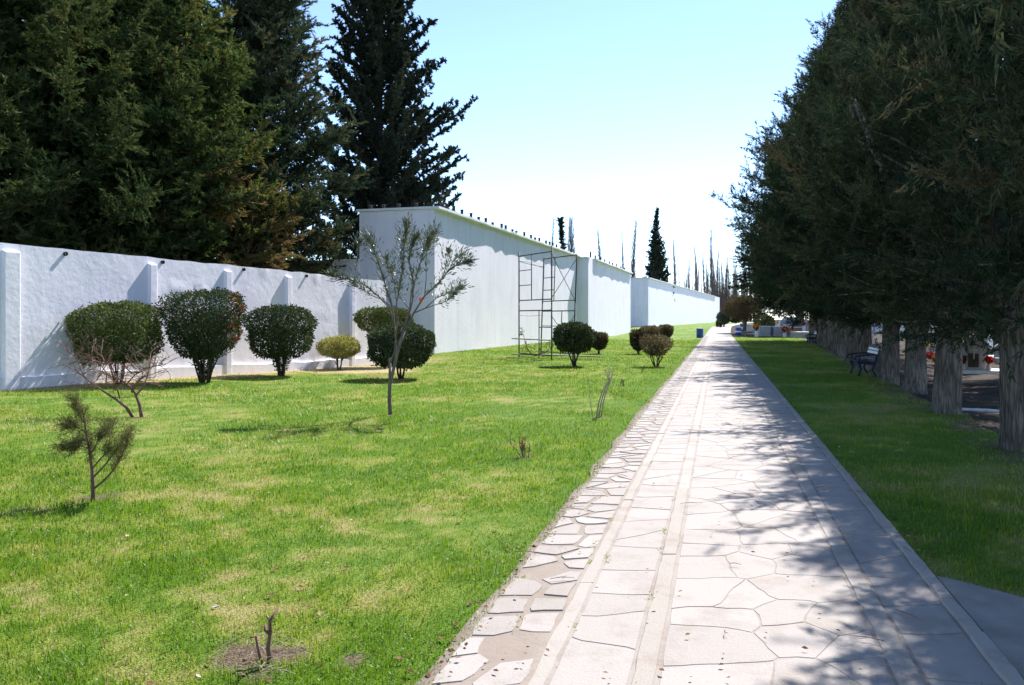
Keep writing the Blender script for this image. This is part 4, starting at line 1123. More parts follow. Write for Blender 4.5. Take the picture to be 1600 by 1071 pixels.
# umbrella-pruned brown tree at the path end
p, s = scale_at(1161, 519); p2 = at(1161, 519)
rng_ = np.random.default_rng(77)
um = bush_at('brown umbrella shaped pruned tree on a pale trunk at the path end', 1161, 521, (1135, 1196, 463, 500), n=7000, leaf=.30, mat=M['bush_brown'], wood=M['bark_grey'], seed=18, nst=3, st_r=.16, sq=2.1, base_r=.06, tone=(.45, .2), group=None, inner=.6, lump=.2, width=.16, name='pruned_tree', stem_spread=.35)
um['category'] = 'tree'
if 'group' in um: del um['group']
# ================================================================== saplings and sticks on the lawn
def pix_plant(px, py):
    p = at(px, py); s = p.y / F
    def cv(x, y, dep=0.0): return Vector(((x - px) * s, dep, (py - y) * s))
    return p, s, cv

def flowering_sapling():
    rnd = random.Random(4); rng = np.random.default_rng(4)
    p, s, cv = pix_plant(610, 646)
    root = thing('sapling', 'slender young tree with narrow grey green leaves and one orange bloom', 'sapling', p)
    Z = lambda x, y: (520 + x * .2989, 340 + y * .2989)
    br = [  # zoomed outline points, start/end radius (m), depth drift, leafy
        ([(302, 1030), (297, 960), (298, 880), (312, 820), (330, 740), (350, 660), (375, 590)], .050, .034, 0, 0),
        ([(300, 890), (296, 820), (297, 735)], .036, .030, .05, 0),
        ([(300, 760), (325, 700), (330, 640), (318, 560), (312, 500), (300, 450), (262, 330), (225, 220), (190, 125), (160, 95)], .032, .010, .25, 1),
        ([(375, 590), (405, 540), (425, 500), (480, 415), (555, 345), (600, 290), (655, 250), (725, 235)], .032, .006, -.25, 1),
        ([(345, 670), (372, 570), (400, 480), (405, 400), (440, 270), (480, 130), (525, 60)], .028, .006, .35, 1),
        ([(330, 640), (340, 540), (335, 470), (372, 280), (380, 180), (400, 40)], .026, .006, -.3, 1),
        ([(345, 660), (385, 560), (415, 440), (420, 350), (395, 220), (420, 120), (440, 90)], .024, .006, .1, 1),
        ([(318, 570), (300, 480), (250, 420), (180, 360), (110, 330), (50, 320), (0, 300)], .022, .005, -.2, 1),
        ([(305, 470), (260, 430), (190, 405), (130, 365), (90, 340)], .014, .005, .3, 1),
        ([(150, 350), (115, 300), (118, 220), (130, 120)], .012, .005, .15, 1),
        ([(425, 500), (480, 475), (540, 420), (610, 390), (670, 360)], .018, .005, .3, 1),
        ([(470, 480), (530, 460), (600, 440), (645, 400)], .014, .005, -.3, 1),
        ([(560, 345), (585, 270), (600, 170)], .012, .005, .2, 1),
        ([(480, 410), (490, 320), (490, 200), (515, 120)], .013, .005, -.2, 1),
        ([(262, 330), (300, 300), (290, 215)], .010, .004, -.2, 1),
        ([(335, 470), (320, 350), (290, 260)], .012, .004, .3, 1),
        ([(400, 480), (350, 420), (330, 360)], .012, .004, .3, 1),
        ([(372, 300), (350, 200), (365, 110)], .010, .004, .2, 1),
        ([(600, 290), (640, 215), (680, 195)], .010, .004, -.1, 1),
    ]
    w = MB(); P = []; D = []; S = []; T = []
    for pts, r0, r1, dep, leafy in br:
        n = len(pts)
        line = [cv(*Z(*q), dep * (i / (n - 1)) ** 1.3 + (0 if i == 0 else rnd.uniform(-.03, .03))) for i, q in enumerate(pts)]
        line[0].z -= .08 if pts[0][1] > 1000 else 0
        w.tube(line, list(np.linspace(r0 * .66, r1 * .75, n)), 8)
        if not leafy: continue
        cum = [0]
        for i in range(n - 1): cum.append(cum[-1] + (line[i + 1] - line[i]).length)
        tot = cum[-1]
        m = int(tot * 260)
        for k in range(m):
            t = (.38 + .62 * rnd.random() ** .75) * tot
            # tufts: leaves bunch towards the shoot ends
            if rnd.random() < .5: t = tot * (1 - abs(rnd.gauss(0, .09)))
            i = max(j for j in range(n) if cum[j] <= t + 1e-9); i = min(i, n - 2)
            f_ = (t - cum[i]) / max(cum[i + 1] - cum[i], 1e-6)
            q = line[i].lerp(line[i + 1], f_); d = (line[i + 1] - line[i]).normalized()
            side = Vector((rnd.gauss(0, 1), rnd.gauss(0, 1), rnd.gauss(0, 1)))
            off = 0
            if rnd.random() < .45:   # short side shoot
                q = q + side.normalized() * rnd.uniform(.03, .16) + Vector((0, 0, rnd.uniform(0, .06)))
            dd = (d * .8 + side.normalized() * .8 + Vector((0, 0, .25))).normalized()
            P.append(tuple(q)); D.append(tuple(dd)); S.append(rnd.uniform(.05, .11)); T.append(rnd.gauss(.45, .2))
    V, Fc, tn = leaf_quads(rng, np.array(P), np.array(D), np.array(S), .20, np.clip(T, 0, .86))
    w.build('trunk', M['bark_grey'], root, smooth=True)
    lm = mat_leaf('grey_green_narrow_leaf', [(0, (.035, .048, .028)), (.5, (.085, .105, .058)), (.86, (.17, .185, .12)), (1, (.25, .25, .18))], .2, .08, .4)
    link('crown', raw_mesh('crown', V, Fc, {'tone': tn}), lm, root)
    # the single bloom
    c = cv(520 + 465 * .2989, 340 + 430 * .2989, -.12); n = 90
    d = unit(rng.normal(size=(n, 3)) + np.array([0, 0, .4]))
    V, Fc, tn = leaf_quads(rng, np.repeat(np.array([c]), n, 0) + d * .012, d, rng.uniform(.02, .04, n), .3, rng.random(n))
    link('flower', raw_mesh('flower', V, Fc, {'tone': tn}), mat_leaf('orange_petal', [(0, (.55, .07, .015)), (1, (.75, .16, .03))], .3), root)
flowering_sapling()

def branching(rnd, mb, p, d, L, r, lev, maxlev, spread=.7, up=.1, tips=None, n=3, kink=.25, shrink=.62):
    pts = [p]; q = p; dd = d
    k = 4
    for i in range(k):
        dd = (dd + Vector((rnd.gauss(0, kink), rnd.gauss(0, kink), rnd.gauss(0, kink) + up * .3)) * .5).normalized()
        q = q + dd * (L / k); pts.append(q)
    mb.tube(pts, [r * (1 - .5 * i / k) for i in range(k + 1)], 6 if lev < 2 else 4)
    if lev >= maxlev:
        if tips is not None: tips.append((pts, dd))
        return
    for j in range(n):
        t = rnd.uniform(.35, 1.0); i = min(int(t * k), k - 1)
        b = pts[i].lerp(pts[i + 1], t * k - i)
        nd = (dd + Vector((rnd.gauss(0, spread), rnd.gauss(0, spread), rnd.gauss(0, spread) * .8 + up))).normalized()
        branching(rnd, mb, b, nd, L * rnd.uniform(shrink * .7, shrink * 1.2), r * .5, lev + 1, maxlev, spread, up, tips, n, kink, shrink)

def bare_shrub():
    rnd = random.Random(12); p, s, cv = pix_plant(216, 652)
    root = thing('bare_shrub', 'leafless reddish shrub with crooked spreading branches before leftmost clipped bush', 'shrub', p)
    Z = lambda x, y: (90 + x * .2429, 540 + y * .2429)
    mb = MB()
    L_ = [([(545, 465), (520, 390), (480, 310), (430, 265), (370, 230), (310, 205)], .030, .010, .25), ([(500, 462), (450, 395), (400, 345), (330, 290), (250, 225), (165, 145)], .026, .009, -.25),
          ([(480, 300), (500, 260), (545, 215), (585, 190)], .022, .016, -.1), ([(500, 325), (530, 280), (545, 215), (550, 150), (540, 70)], .015, .006, .3), ([(400, 340), (415, 280), (395, 170)], .014, .006, -.3),
          ([(550, 150), (620, 135), (680, 120)], .010, .004, .1), ([(430, 265), (480, 190), (550, 150)], .012, .006, .2), ([(165, 145), (180, 90), (90, 45)], .010, .004, -.1), ([(250, 225), (290, 130), (240, 60)], .010, .004, .2), ([(310, 250), (310, 180), (250, 110), (190, 70)], .011, .004, .1)]
    for pts, r0, r1, dep in L_:
        n = len(pts); line = [cv(*Z(*q), dep * i / (n - 1)) for i, q in enumerate(pts)]
        if pts[0][1] > 440: line[0].z -= .06
        mb.tube(line, list(np.linspace(r0, r1, n)), 7)
        for k in range(11):
            t = rnd.uniform(.45, 1); i = min(int(t * (n - 1)), n - 2); b = line[i].lerp(line[i + 1], t * (n - 1) - i)
            d = Vector((rnd.gauss(-.15, .7), rnd.gauss(0, .8), rnd.gauss(.35, .5))).normalized()
            branching(rnd, mb, b, d, rnd.uniform(.18, .42), .006, 0, 1, .6, .1, None, 3, .5)
    mb.build('branches', M['bark_red'], root, smooth=True)
bare_shrub()

def young_conifer():
    rnd = random.Random(7); rng = np.random.default_rng(7); p, s, cv = pix_plant(147, 781)
    root = thing('young_conifer', 'knee high young conifer with thin olive sprays and bare brown stem', 'sapling', p)
    Z = lambda x, y: (90 + x * .2429, 540 + y * .2429)
    mb = MB()
    L_ = [([(228, 1000), (228, 900), (222, 800), (210, 700), (190, 600), (175, 500), (165, 420)], .019, .006, 0), ([(235, 920), (300, 870), (370, 800), (430, 700), (470, 620), (485, 545)], .011, .004, -.08),
          ([(228, 850), (280, 790), (330, 720), (375, 660), (400, 600)], .009, .003, .10), ([(225, 790), (270, 740), (330, 680), (350, 600), (340, 520)], .008, .003, -.05),
          ([(212, 700), (240, 640), (270, 580), (290, 540)], .006, .003, .06), ([(195, 620), (150, 600), (110, 640)], .005, .002, .05), ([(185, 560), (130, 520), (80, 520)], .005, .002, -.06), ([(180, 500), (130, 450), (90, 350)], .005, .002, .05), ([(200, 660), (140, 640), (60, 660)], .004, .002, -.08)]
    P = []; D = []; T = []
    for pts, r0, r1, dep in L_:
        n = len(pts); line = [cv(*Z(*q), dep * i / (n - 1)) for i, q in enumerate(pts)]
        if pts[0][1] > 990: line[0].z -= .05
        mb.tube(line, list(np.linspace(r0, r1, n)), 7)
        for k in range(58):
            t = rnd.uniform(.40, 1); i = min(int(t * (n - 1)), n - 2); b = line[i].lerp(line[i + 1], t * (n - 1) - i)
            P.append(tuple(b)); d = (line[i + 1] - line[i]).normalized() * .6 + Vector((rnd.gauss(0, .6), rnd.gauss(0, .6), rnd.gauss(.2, .45))); D.append(tuple(d.normalized())); T.append(rnd.gauss(.5, .18))
    mb.build('stem', M['bark_red'], root, smooth=True)
    P = np.array(P); D = np.array(D); L = rng.uniform(.05, .13, len(P))
    V, Fc, tn = twig_leaves(rng, P, D, L, 25, .030, .16, .5, np.array(T), 0)
    link('crown', raw_mesh('crown', V, Fc, {'tone': tn}), mat_leaf('thin_olive_spray', [(0, (.07, .08, .026)), (.5, (.13, .135, .05)), (1, (.22, .19, .09))], .2), root)
    t = MB(); q = [cv(*Z(200, 945), -.05), cv(*Z(140, 915), -.1), cv(*Z(60, 850), -.12), cv(*Z(20, 820), -.1)]
    t.tube(q, [.004, .004, .003, .002], 5); t.build('twig', M['bark_grey'], root)
young_conifer()

def coppiced():
    rnd = random.Random(3); p, s, cv = pix_plant(937, 651)
    root = thing('pruned_shrub', 'bundle of leaning grey stems with a cropped twiggy head near the path', 'shrub', p)
    mb = MB()
    for k in range(3):
        dx = (k - 1) * 4
        pts = [cv(935 + dx, 652, (k - 1) * .03), cv(939 + dx * .9, 630, 0), cv(945 + dx * .7, 610, .02), cv(953 + dx * .5, 595, .02)]
        pts[0].z -= .05; mb.tube(pts, [.013, .011, .010, .009], 7)
        for j in range(3):
            a = Vector((rnd.uniform(-.45, .65), rnd.uniform(-.5, .5), 1)).normalized()
            branching(rnd, mb, pts[-1], a, rnd.uniform(.12, .22), .0045, 0, 1, .6, .3, None, 3, .3)
    pts = [cv(926, 650), cv(922, 620, .05), cv(920, 600, .02), cv(919, 581, .05)]; pts[0].z -= .04
    mb.tube(pts, [.005, .004, .003, .002], 5)
    mb.build('branches', M['cut_wood'], root, smooth=True)
coppiced()

def dead_sprigs(label, px, py, top, n, seed, mat, r=.006, leaves=0, w=.12):
    rnd = random.Random(seed); rng = np.random.default_rng(seed); p, s, cv = pix_plant(px, py)
    root = thing('dead_shrub', label, 'shrub', p)
    mb = MB(); tips = []
    h = (py - top) * s
    for k in range(n):
        d = Vector((rnd.gauss(0, w * 2), rnd.gauss(0, w * 2), 1)).normalized()
        branching(rnd, mb, Vector((rnd.gauss(0, .03), rnd.gauss(0, .03), -.04)), d, h * rnd.uniform(.6, 1.05), r, 0, 1, .35, .5, tips, 3, .2, .4)
    mb.build('branches', mat, root, smooth=True)
    if leaves:
        P = np.array([tuple(t[0][rnd.randrange(2, 5)]) for t in tips for _ in range(leaves)])
        D = unit(rng.normal(size=P.shape) + np.array([0, 0, -.2]))
        V, Fc, tn = leaf_quads(rng, P, D, rng.uniform(.02, .05, len(P)), .5, rng.random(len(P)))
        link('dry_leaves', raw_mesh('dry_leaves', V, Fc, {'tone': tn}), mat_leaf('dry_leaf', [(0, (.10, .045, .025)), (1, (.27, .15, .08))], .2), root)
dead_sprigs('small dead brown shrub with shrivelled leaves alone in open lawn', 818, 714, 676, 7, 5, M['bark_red'], .006, 3)
dead_sprigs('tiny forked twig standing in grass left of the vase shaped brown bush', 1003, 581, 570, 3, 6, M['bark_dark'], .010, 0, .25)
dead_sprigs('short dark stub of a shrub right of the pruned stems', 972, 604, 588, 4, 8, M['bark_dark'], .009, 1, .06)
dead_sprigs('thin bare sprigs against the foot of the middle vault wall', 967, 523, 508, 5, 9, M['bark_red'], .014, 0, .14)

def rose_stump():
    p, s, cv = pix_plant(418, 1034)
    root = thing('rose_stump', 'cut back reddish brown stump in bare soil at the bottom of the lawn', 'stump', p)
    mb = MB()
    for pts, r in (([(424, 1036), (420, 1012), (421, 990), (424, 968), (431, 953)], (.011, .010, .009, .008, .006)), ([(421, 990), (415, 984), (413, 978)], (.008, .007, .007)), ([(412, 1034), (404, 1012), (398, 996), (395, 993)], (.008, .007, .006, .005)), ([(424, 972), (417, 962)], (.005, .003))):
        line = [cv(*q, .02 * i * (-1) ** i * .4) for i, q in enumerate(pts)]
        if pts[0][1] > 1030: line[0].z -= .05
        mb.tube(line, r, 8, jag=lambda i, k: 1 + .12 * math.sin(k * 2.1 + i * 1.7))
    mb.build('stem', M['bark_red'], root, smooth=True)
    # a few dry stalks lying round it
    rnd = random.Random(1); t = MB()
    for k in range(40):
        a = rnd.uniform(0, 6.28); r0 = rnd.uniform(.03, .20); c = Vector((r0 * math.cos(a), r0 * math.sin(a), .012 + rnd.uniform(0, .025))); d = Vector((rnd.gauss(0, 1), rnd.gauss(0, 1), rnd.gauss(0, .08))).normalized() * rnd.uniform(.015, .05)
        t.tube([c - d, c + Vector((0, 0, .006)), c + d], [.0012, .0014, .0008], 4, tone=rnd.random())
    tag(t.build('dry_stalks', M['cut_wood'], root), kind='stuff')
rose_stump()

# ================================================================== scaffold
def scaffold():
    a0 = at(811, 558); b0 = at(862, 562.5)
    ax = (b0 - a0); W = ax.length; ux = ax.normalized(); rz = math.atan2(ux.y, ux.x)
    root = thing('scaffold', 'rusty grey tube scaffold two frames high standing before white wall', 'scaffold', a0, rz)
    S = a0.y / F
    zt = lambda y: EYE + (HY - y) / F * (a0.y + .1)
    r = .030
    zl = zt(486); zu0 = zt(470); zu1 = zt(401)
    def frame(off, lean, top_extra, nm='frame'):
        lo = MB(); hi = MB()
        X = lambda x, z: Vector((off.x + x + lean * z, off.y, z))
        for x, e in ((0, top_extra[0]), (W, top_extra[1])):
            lo.tube([X(x, -.02), X(x, zl + .3)], r, 8); hi.tube([X(x, zl + .305), X(x, zu1 + e)], r, 8)
        lo.tube([X(0, zl), X(W, zl)], r * .85, 8); lo.tube([X(0, .16), X(W, .16)], r * .8, 8)
        hi.tube([X(0, zu1), X(W, zu1)], r * .85, 8); hi.tube([X(0, zu0), X(W, zu0)], r * .8, 8)
        return lo, hi, X
    o1 = Vector((0, 0, 0)); n = Vector((0, 1, 0))
    lo1, hi1, X1 = frame(o1, 0.0, (.18, .22))
    # front frame: inner post and rungs
    xi = W * .40
    hi1.tube([X1(xi, zu0), X1(xi, zu1)], r * .7, 8)
    for y in (424, 447): z = zt(y); hi1.tube([X1(0, z), X1(xi, z)], r * .6, 8)
    lo1.tube([X1(W * .63, .0), X1(W * .63, zl)], r * .7, 8)
    z = zt(511); lo1.tube([X1(W * .63, z), X1(W, z)], r * .6, 8)
    lo1.build('lower_frame', M['metal_grey'], root, smooth=True); hi1.build('upper_frame', M['metal_grey'], root, smooth=True)
    # rear frame, shifted right and leaning
    b = at(845, 555); d = b - a0; off = Vector((d.x * math.cos(rz) + d.y * math.sin(rz), -d.x * math.sin(rz) + d.y * math.cos(rz), 0))
    lo2, hi2, X2 = frame(off, .065, (.06, .02))
    hi2.tube([X2(W * .36, zu0), X2(W * .36, zu1 - .02)], r * .7, 8)
    for y in (432, 452): z = zt(y); hi2.tube([X2(0, z), X2(W * .36, z)], r * .6, 8)
    lo2.tube([X2(W * .62, .0), X2(W * .62, zl)], r * .7, 8); z = zt(510); lo2.tube([X2(0, z), X2(W * .62, z)], r * .6, 8)
    lo2.build('lower_frame', M['metal_grey'], root, smooth=True); hi2.build('upper_frame', M['metal_grey'], root, smooth=True)
    for (p, q) in ((X1(W, zu1 - .1), X2(W, zu0 - .02)), (X1(W, zu0 + .05), X2(W, zu1 - .15)), (X1(W, zl - .25), X2(W, .5)), (X1(W, .5), X2(W, zl - .2)), (X1(0, zu1 - .22), X2(0, zu1 - .35))):
        mb = MB(); mb.tube([p, (p + q) / 2 + Vector((0, 0, -.02)), q], .013, 6)
        for e in (p, q): mb.box(e, (.05, .05, .05))
        mb.build('cross_brace', M['metal_grey'], root)
    for z, w_, dz in ((zt(489.5) + .02, .0, 0),):
        pass
    # planks: one across the lower frame, one at the ground
    z = zt(529.5)
    mb = MB(); mb.box((W * .45, -.06, z), (W * 1.18, .2, .045), bev=.004); mb.build('plank', M['plank'], root)
    mb = MB(); mb.box((W * .62, off.y * .45, .12), (W * 1.5, .22, .045), rz=.5, bev=.004); mb.build('plank', M['plank'], root)
    # wire lashings
    mb = MB(); mb.tube([X1(0, zu1 - .22), X1(W * .3, zu1 - .3), X2(.0, zu1 - .42)], .008, 6); mb.build('wire', M['cut_wood'], root)
    mb = MB(); mb.tube([X1(0, zl - .2), X1(W * .35, zl - .23), X1(W * .68, zl - .2)], .008, 6); mb.build('wire', M['cut_wood'], root)
    # cut branches lying inside
    rnd = random.Random(2); rng = np.random.default_rng(2)
    p = at(835, 557)
    br = thing('cut_branch', 'withered brown cut branch propped inside the scaffold', 'branch', p)
    s = p.y / F; cv = lambda x, y, d=0: Vector(((x - 835) * s, d, (557 - y) * s))
    mb = MB(); tips = []
    for pts in ([cv(835, 557), cv(827, 550, .1), cv(822, 540, .1), cv(818, 524, .05)], [cv(836, 557, .1), cv(845, 553, .1), cv(856, 549, .2), cv(862, 545, .2)]):
        mb.tube(pts, [.03, .025, .018, .01], 6)
        for k in range(9):
            i = rnd.randrange(1, 4); branching(rnd, mb, pts[i], Vector((rnd.gauss(0, .6), rnd.gauss(0, .6), rnd.gauss(.2, .6))).normalized(), rnd.uniform(.2, .4), .007, 0, 1, .6, 0, tips, 3)
    mb.build('branches', M['bark_red'], br)
    P = np.array([tuple(t[0][rnd.randrange(1, 5)]) for t in tips for _ in range(9)]); D = unit(rng.normal(size=P.shape) + np.array([0, 0, -.6]))
    V, Fc, tn = leaf_quads(rng, P, D, rng.uniform(.04, .09, len(P)), .4, rng.random(len(P)))
    link('dry_leaves', raw_mesh('dry_leaves', V, Fc, {'tone': tn}), mat_leaf('withered_leaf', [(0, (.08, .06, .03)), (1, (.22, .17, .09))], .2), br)
scaffold()

# ================================================================== benches
def bench(label, px, py, rz):
    p = at(px, py)
    root = thing('park_bench', label, 'bench', p, rz, 'dark blue benches under the conifers')
    # local: y along the bench, -x is the front
    def end(y):
        mb = MB()
        leg = [(-.27, 0), (-.23, .02), (-.20, .20), (-.25, .40), (-.19, .44), (.10, .42), (.22, .40), (.36, .90), (.30, .92), (.16, .46), (.12, .37), (.20, .02), (.28, 0), (.19, 0), (.10, .30), (-.12, .34), (-.14, .20), (-.17, 0)]
        # build as several convex prisms so the outline stays clean
        for poly in ([(-.30, 0), (-.22, 0), (-.16, .22), (-.22, .22)], [(-.22, .22), (-.16, .22), (-.20, .42), (-.28, .42)], [(-.28, .38), (.20, .34), (.22, .41), (-.28, .43)],
                     [(.16, .36), (.10, .20), (.16, .20), (.22, .36)], [(.10, .20), (.20, 0), (.28, 0), (.16, .20)], [(.15, .38), (.22, .37), (.38, .92), (.32, .92)]):
            mb.prism(poly, y - .025, y + .025)
        # curled armrest
        arm = [Vector((.28, y, .66)), Vector((.05, y, .66)), Vector((-.20, y, .63)), Vector((-.34, y, .60)), Vector((-.38, y, .54)), Vector((-.33, y, .50))]
        mb.tube(arm, .022, 8); mb.tube([Vector((-.2, y, .42)), Vector((-.24, y, .52)), Vector((-.2, y, .63))], .018, 8)
        return mb
    for y in (-.72, .72): end(y).build('end_frame', M['navy'], root)
    for k, x in enumerate((-.27, -.17, -.07, .03, .13)):
        mb = MB(); mb.box((x, 0, .450 - .012 * (k > 0) * k * .5), (.085, 1.56, .035), bev=.006)
        o = mb.build('seat_slat', M['navy'], root)
    for k, z in enumerate((.52, .62, .72, .82, .91)):
        x = .215 + (z - .41) * .29
        Mx = Matrix.Translation((x - .035, 0, z)) @ Matrix.Rotation(math.radians(16), 4, 'Y')
        mb = MB(); mb.box((0, 0, 0), (.030, 1.56, .085), M=Mx, bev=.006)
        o = mb.build('back_slat', M['sky_sheen_slat'] if k in (2, 3) else M['navy'], root)
        if k in (2, 3): o['label'] = 'back slat with sky reflection painted in pale blue'
    root.scale = (.92, .92, .92)
    return root
prz = math.atan2(.967, .255) - PI / 2
bench('nearer dark blue park bench with sky reflection painted on two back slats beside the fifth trunk', 1349, 586, prz)
bench('farther dark blue park bench beside the farthest tree of the right row', 1268, 537, prz)

# ================================================================== drums and tombs
def drum(label, px, py, h, r, band=None, rz=0):
    p = at(px, py)
    root = thing('plastic_drum', label, 'drum', p, rz, 'blue plastic drums by the path')
    mb = MB()
    prof = [(r * .90, 0), (r * .96, .02), (r, .06), (r, h * .31), (r * 1.03, h * .33), (r * 1.03, h * .36), (r, h * .38), (r, h * .62), (r * 1.03, h * .64), (r * 1.03, h * .67), (r, h * .69), (r, h * .93), (r * .97, h * .97), (r * .90, h)]
    mb.lathe(prof, 28); mb.build('barrel', M['drum_blue'], root, smooth=True)
    mb = MB(); mb.lathe([(r * .95, h - .03), (r * 1.02, h - .028), (r * 1.02, h + .012), (r * .95, h + .018)], 28); mb.build('rim', M['drum_blue'], root)
    if band:
        for z0, z1 in band:
            mb = MB(); mb.lathe([(r * 1.006, h * z0), (r * 1.012, h * z0 + .01), (r * 1.012, h * z1 - .01), (r * 1.006, h * z1)], 28); mb.build('pale_band', M['white_band'], root)
    return root
drum('blue plastic drum on the grass left of the path', 1093.5, 528, .80, .30)
drum('blue drum with pale bands at the right verge of the path', 1153.5, 524.5, .78, .29, ((.40, .60),))
drum('farther blue and white drum behind the banded drum', 1160.5, 519, .95, .30, ((.26, .62),))

def tomb_block(label, px, py, w, h, dep, mat, cap=True, rz=0.0, name='tomb', arch=False):
    p = at(px, py)
    root = thing(name, label, 'tomb', (p.x, p.y, p.z - .02), rz, 'tombs at the end of the lawn')
    mb = MB()
    if arch:
        poly = [(-w / 2, 0), (w / 2, 0), (w / 2, h * .62)] + [(w / 2 * math.cos(a), h * .62 + h * .38 * math.sin(a)) for a in np.linspace(.25, PI - .25, 9)] + [(-w / 2, h * .62)]
        mb.prism(poly, 0, dep)
    else:
        mb.box((0, dep / 2, h / 2), (w, dep, h), bev=.015)
    mb.build('body', mat, root)
    if cap and not arch:
        c = MB(); c.box((0, dep / 2, h + .028), (w + .06, dep + .06, .06), bev=.01); c.build('cap', M['grave_white'], root)
        c = MB(); c.box((0, dep / 2, .05), (w + .10, dep + .10, .10), bev=.01); c.build('base', M['grave_grey'], root)
        c = MB(); c.box((0, -.012, h * .55), (w * .62, .03, h * .42), bev=.006); c.build('plaque', mat, root)
    elif arch:
        c = MB(); c.box((0, dep / 2, .06), (w + .16, dep + .16, .12), bev=.01); c.build('base', M['grave_grey'], root)
    return root
tomb_block('left grey square tomb at the end of the right lawn', 1196, 525.5, 1.0, .93, 1.8, M['grave_grey'])
tomb_block('right grey square tomb at the end of the right lawn', 1217, 525.5, 1.0, .9, 1.8, M['grave_grey'])
tomb_block('brown tomb block next to the shade of the conifers', 1245.5, 526, .92, .86, 1.6, M['grave_brown'])
tomb_block('narrow white tomb just left of the brown one', 1236, 523, .55, 1.0, 1.6, M['grave_white'])
tomb_block('blue grey arched tomb behind the brown block', 1237, 520, 1.5, 1.75, 1.5, M['grave_blue'], arch=True)
tomb_block('dull green grey slab tomb before the farther bench', 1260, 528.5, 1.3, .50, 2.0, M['grave_grey'])
tomb_block('pale rounded tomb behind the slab tomb under the conifers', 1259, 521, 1.2, 1.5, 1.2, M['grave_grey'], arch=True)
tomb_block('low white tomb with stepped top behind the umbrella shaped tree', 1173, 520, .9, .9, 1.4, M['grave_white'])
# plain stone bench in front of them
p = at(1177, 524.5); rt_ = thing('stone_bench', 'long low stone bench between the drums and the grey tombs', 'bench', p)
mb = MB(); mb.box((0, 0, .37), (2.3, .42, .08), bev=.01); mb.build('seat', M['grave_grey'], rt_)
for x in (-.85, .85):
    mb = MB(); mb.box((x, 0, .165), (.14, .36, .33), bev=.01); mb.build('leg', M['grave_grey'], rt_)
# folded turquoise sheet on it
rng = np.random.default_rng(6)
nx, ny = 14, 8; g = np.stack(np.meshgrid(np.linspace(-.35, .35, nx), np.linspace(-.16, .16, ny), indexing='ij'), -1).reshape(-1, 2)
hz = .13 * np.exp(-((g[:, 0] / .28) ** 2 + (g[:, 1] / .13) ** 2)) * (1 + .5 * (fbm(g[:, 0] + 3, g[:, 1] + 3, .12, 2) - .5) * 2) + .012
V = np.concatenate([np.column_stack([g, hz]), np.column_stack([g, hz * 0])])
i = (np.arange(nx - 1)[:, None] * ny + np.arange(ny - 1)[None]).ravel(); n = nx * ny
Fc = np.concatenate([np.stack([i, i + ny, i + ny + 1, i + 1], -1), np.stack([i + 1, i + ny + 1, i + ny, i], -1) + n])
o = link('plastic_sheet', raw_mesh('plastic_sheet', V, Fc, None, True), mat_surface('turquoise_plastic', (.03, .33, .42), (.05, .45, .55), 8, .4, .2), None, (p.x + .1, p.y, p.z + .41))
tag(o, 'crumpled turquoise plastic sheet lying on the stone bench', 'sheet')

def cross(root, base, h, w, t, mat, name='cross'):
    mb = MB(); mb.box((base[0], base[1], base[2] + h / 2), (t, t, h), bev=t * .12)
    mb.box((base[0], base[1] - .0015, base[2] + h * .68), (w, t * 1.06, t), bev=t * .12)
    return mb.build(name, mat, root)

def flowers(label, loc, cols, seed, r=.16, n=60, stem=True, leaf=.06):
    rng = np.random.default_rng(seed)
    root = thing('flower_bunch', label, 'flowers', loc, 0, 'flowers on the tombs')
    d = unit(rng.normal(size=(n, 3)) + np.array([0, 0, .6])); c = d * r * rng.uniform(.6, 1, n)[:, None] + np.array([0, 0, r * 1.1])
    k = 9; P = np.repeat(c, k, 0); D = unit(np.repeat(d, k, 0) * .5 + rng.normal(size=(n * k, 3)))
    V, Fc, tn = leaf_quads(rng, P, D, rng.uniform(.5, 1, n * k) * leaf, .7, np.repeat(rng.random(n), k))
    st = [(i / max(1, len(cols) - 1), c_) for i, c_ in enumerate(cols)]
    if len(st) == 1: st = [(0, cols[0]), (1, cols[0])]
    link('petals', raw_mesh('petals', V, Fc, {'tone': tn}), mat_leaf('petal_' + str(seed), st, .25), root)
    m = 60; a = rng.random(m) * 6.28; P = np.stack([np.cos(a) * .02, np.sin(a) * .02, np.full(m, .01)], 1); D = unit(np.stack([np.cos(a) * .5, np.sin(a) * .5, np.ones(m)], 1))
    V, Fc, tn = leaf_quads(rng, P, D, rng.uniform(.6, 1.3, m) * r * 1.5, .12, rng.random(m))
    link('stalks', raw_mesh('stalks', V, Fc, {'tone': tn}), M['bush_olive'], root)
    return root
def on(px, py, d): v = ray(px, py, d); return v
# gabled little grave shrine seen between the two nearest trunks
p = at(1521, 583); p = Vector((p.x, p.y, float(gz(p.x, p.y)) - .02)); sc = p.y / F
rt_ = thing('grave_shrine', 'grey gabled grave shrine with a cross niche between the two nearest trunks', 'tomb', p, -.25)
w, h = .86, 1.02
mb = MB(); mb.prism([(-w / 2, .12), (w / 2, .12), (w / 2, .70), (.14, 1.08), (-.14, 1.08), (-w / 2, .70)], 0, .55); mb.build('body', M['grave_grey'], rt_)
mb = MB(); mb.prism([(w / 2 + .05, .66), (w / 2 + .05, .73), (.15, 1.16), (-.15, 1.16), (-w / 2 - .05, .73), (-w / 2 - .05, .66), (-.14, 1.082), (.14, 1.082)], -.05, .60); mb.build('roof', M['grave_grey'], rt_)
mb = MB(); mb.box((0, -.012, .42), (.30, .03, .44), bev=.008); mb.build('niche', M['bark_dark'], rt_)
cross(rt_, (0, -.04, .46), .42, .2, .035, M['grave_tan'])
mb = MB(); mb.box((.15, .2, .06), (1.7, 1.25, .12), bev=.012); mb.build('slab', M['grave_white'], rt_)
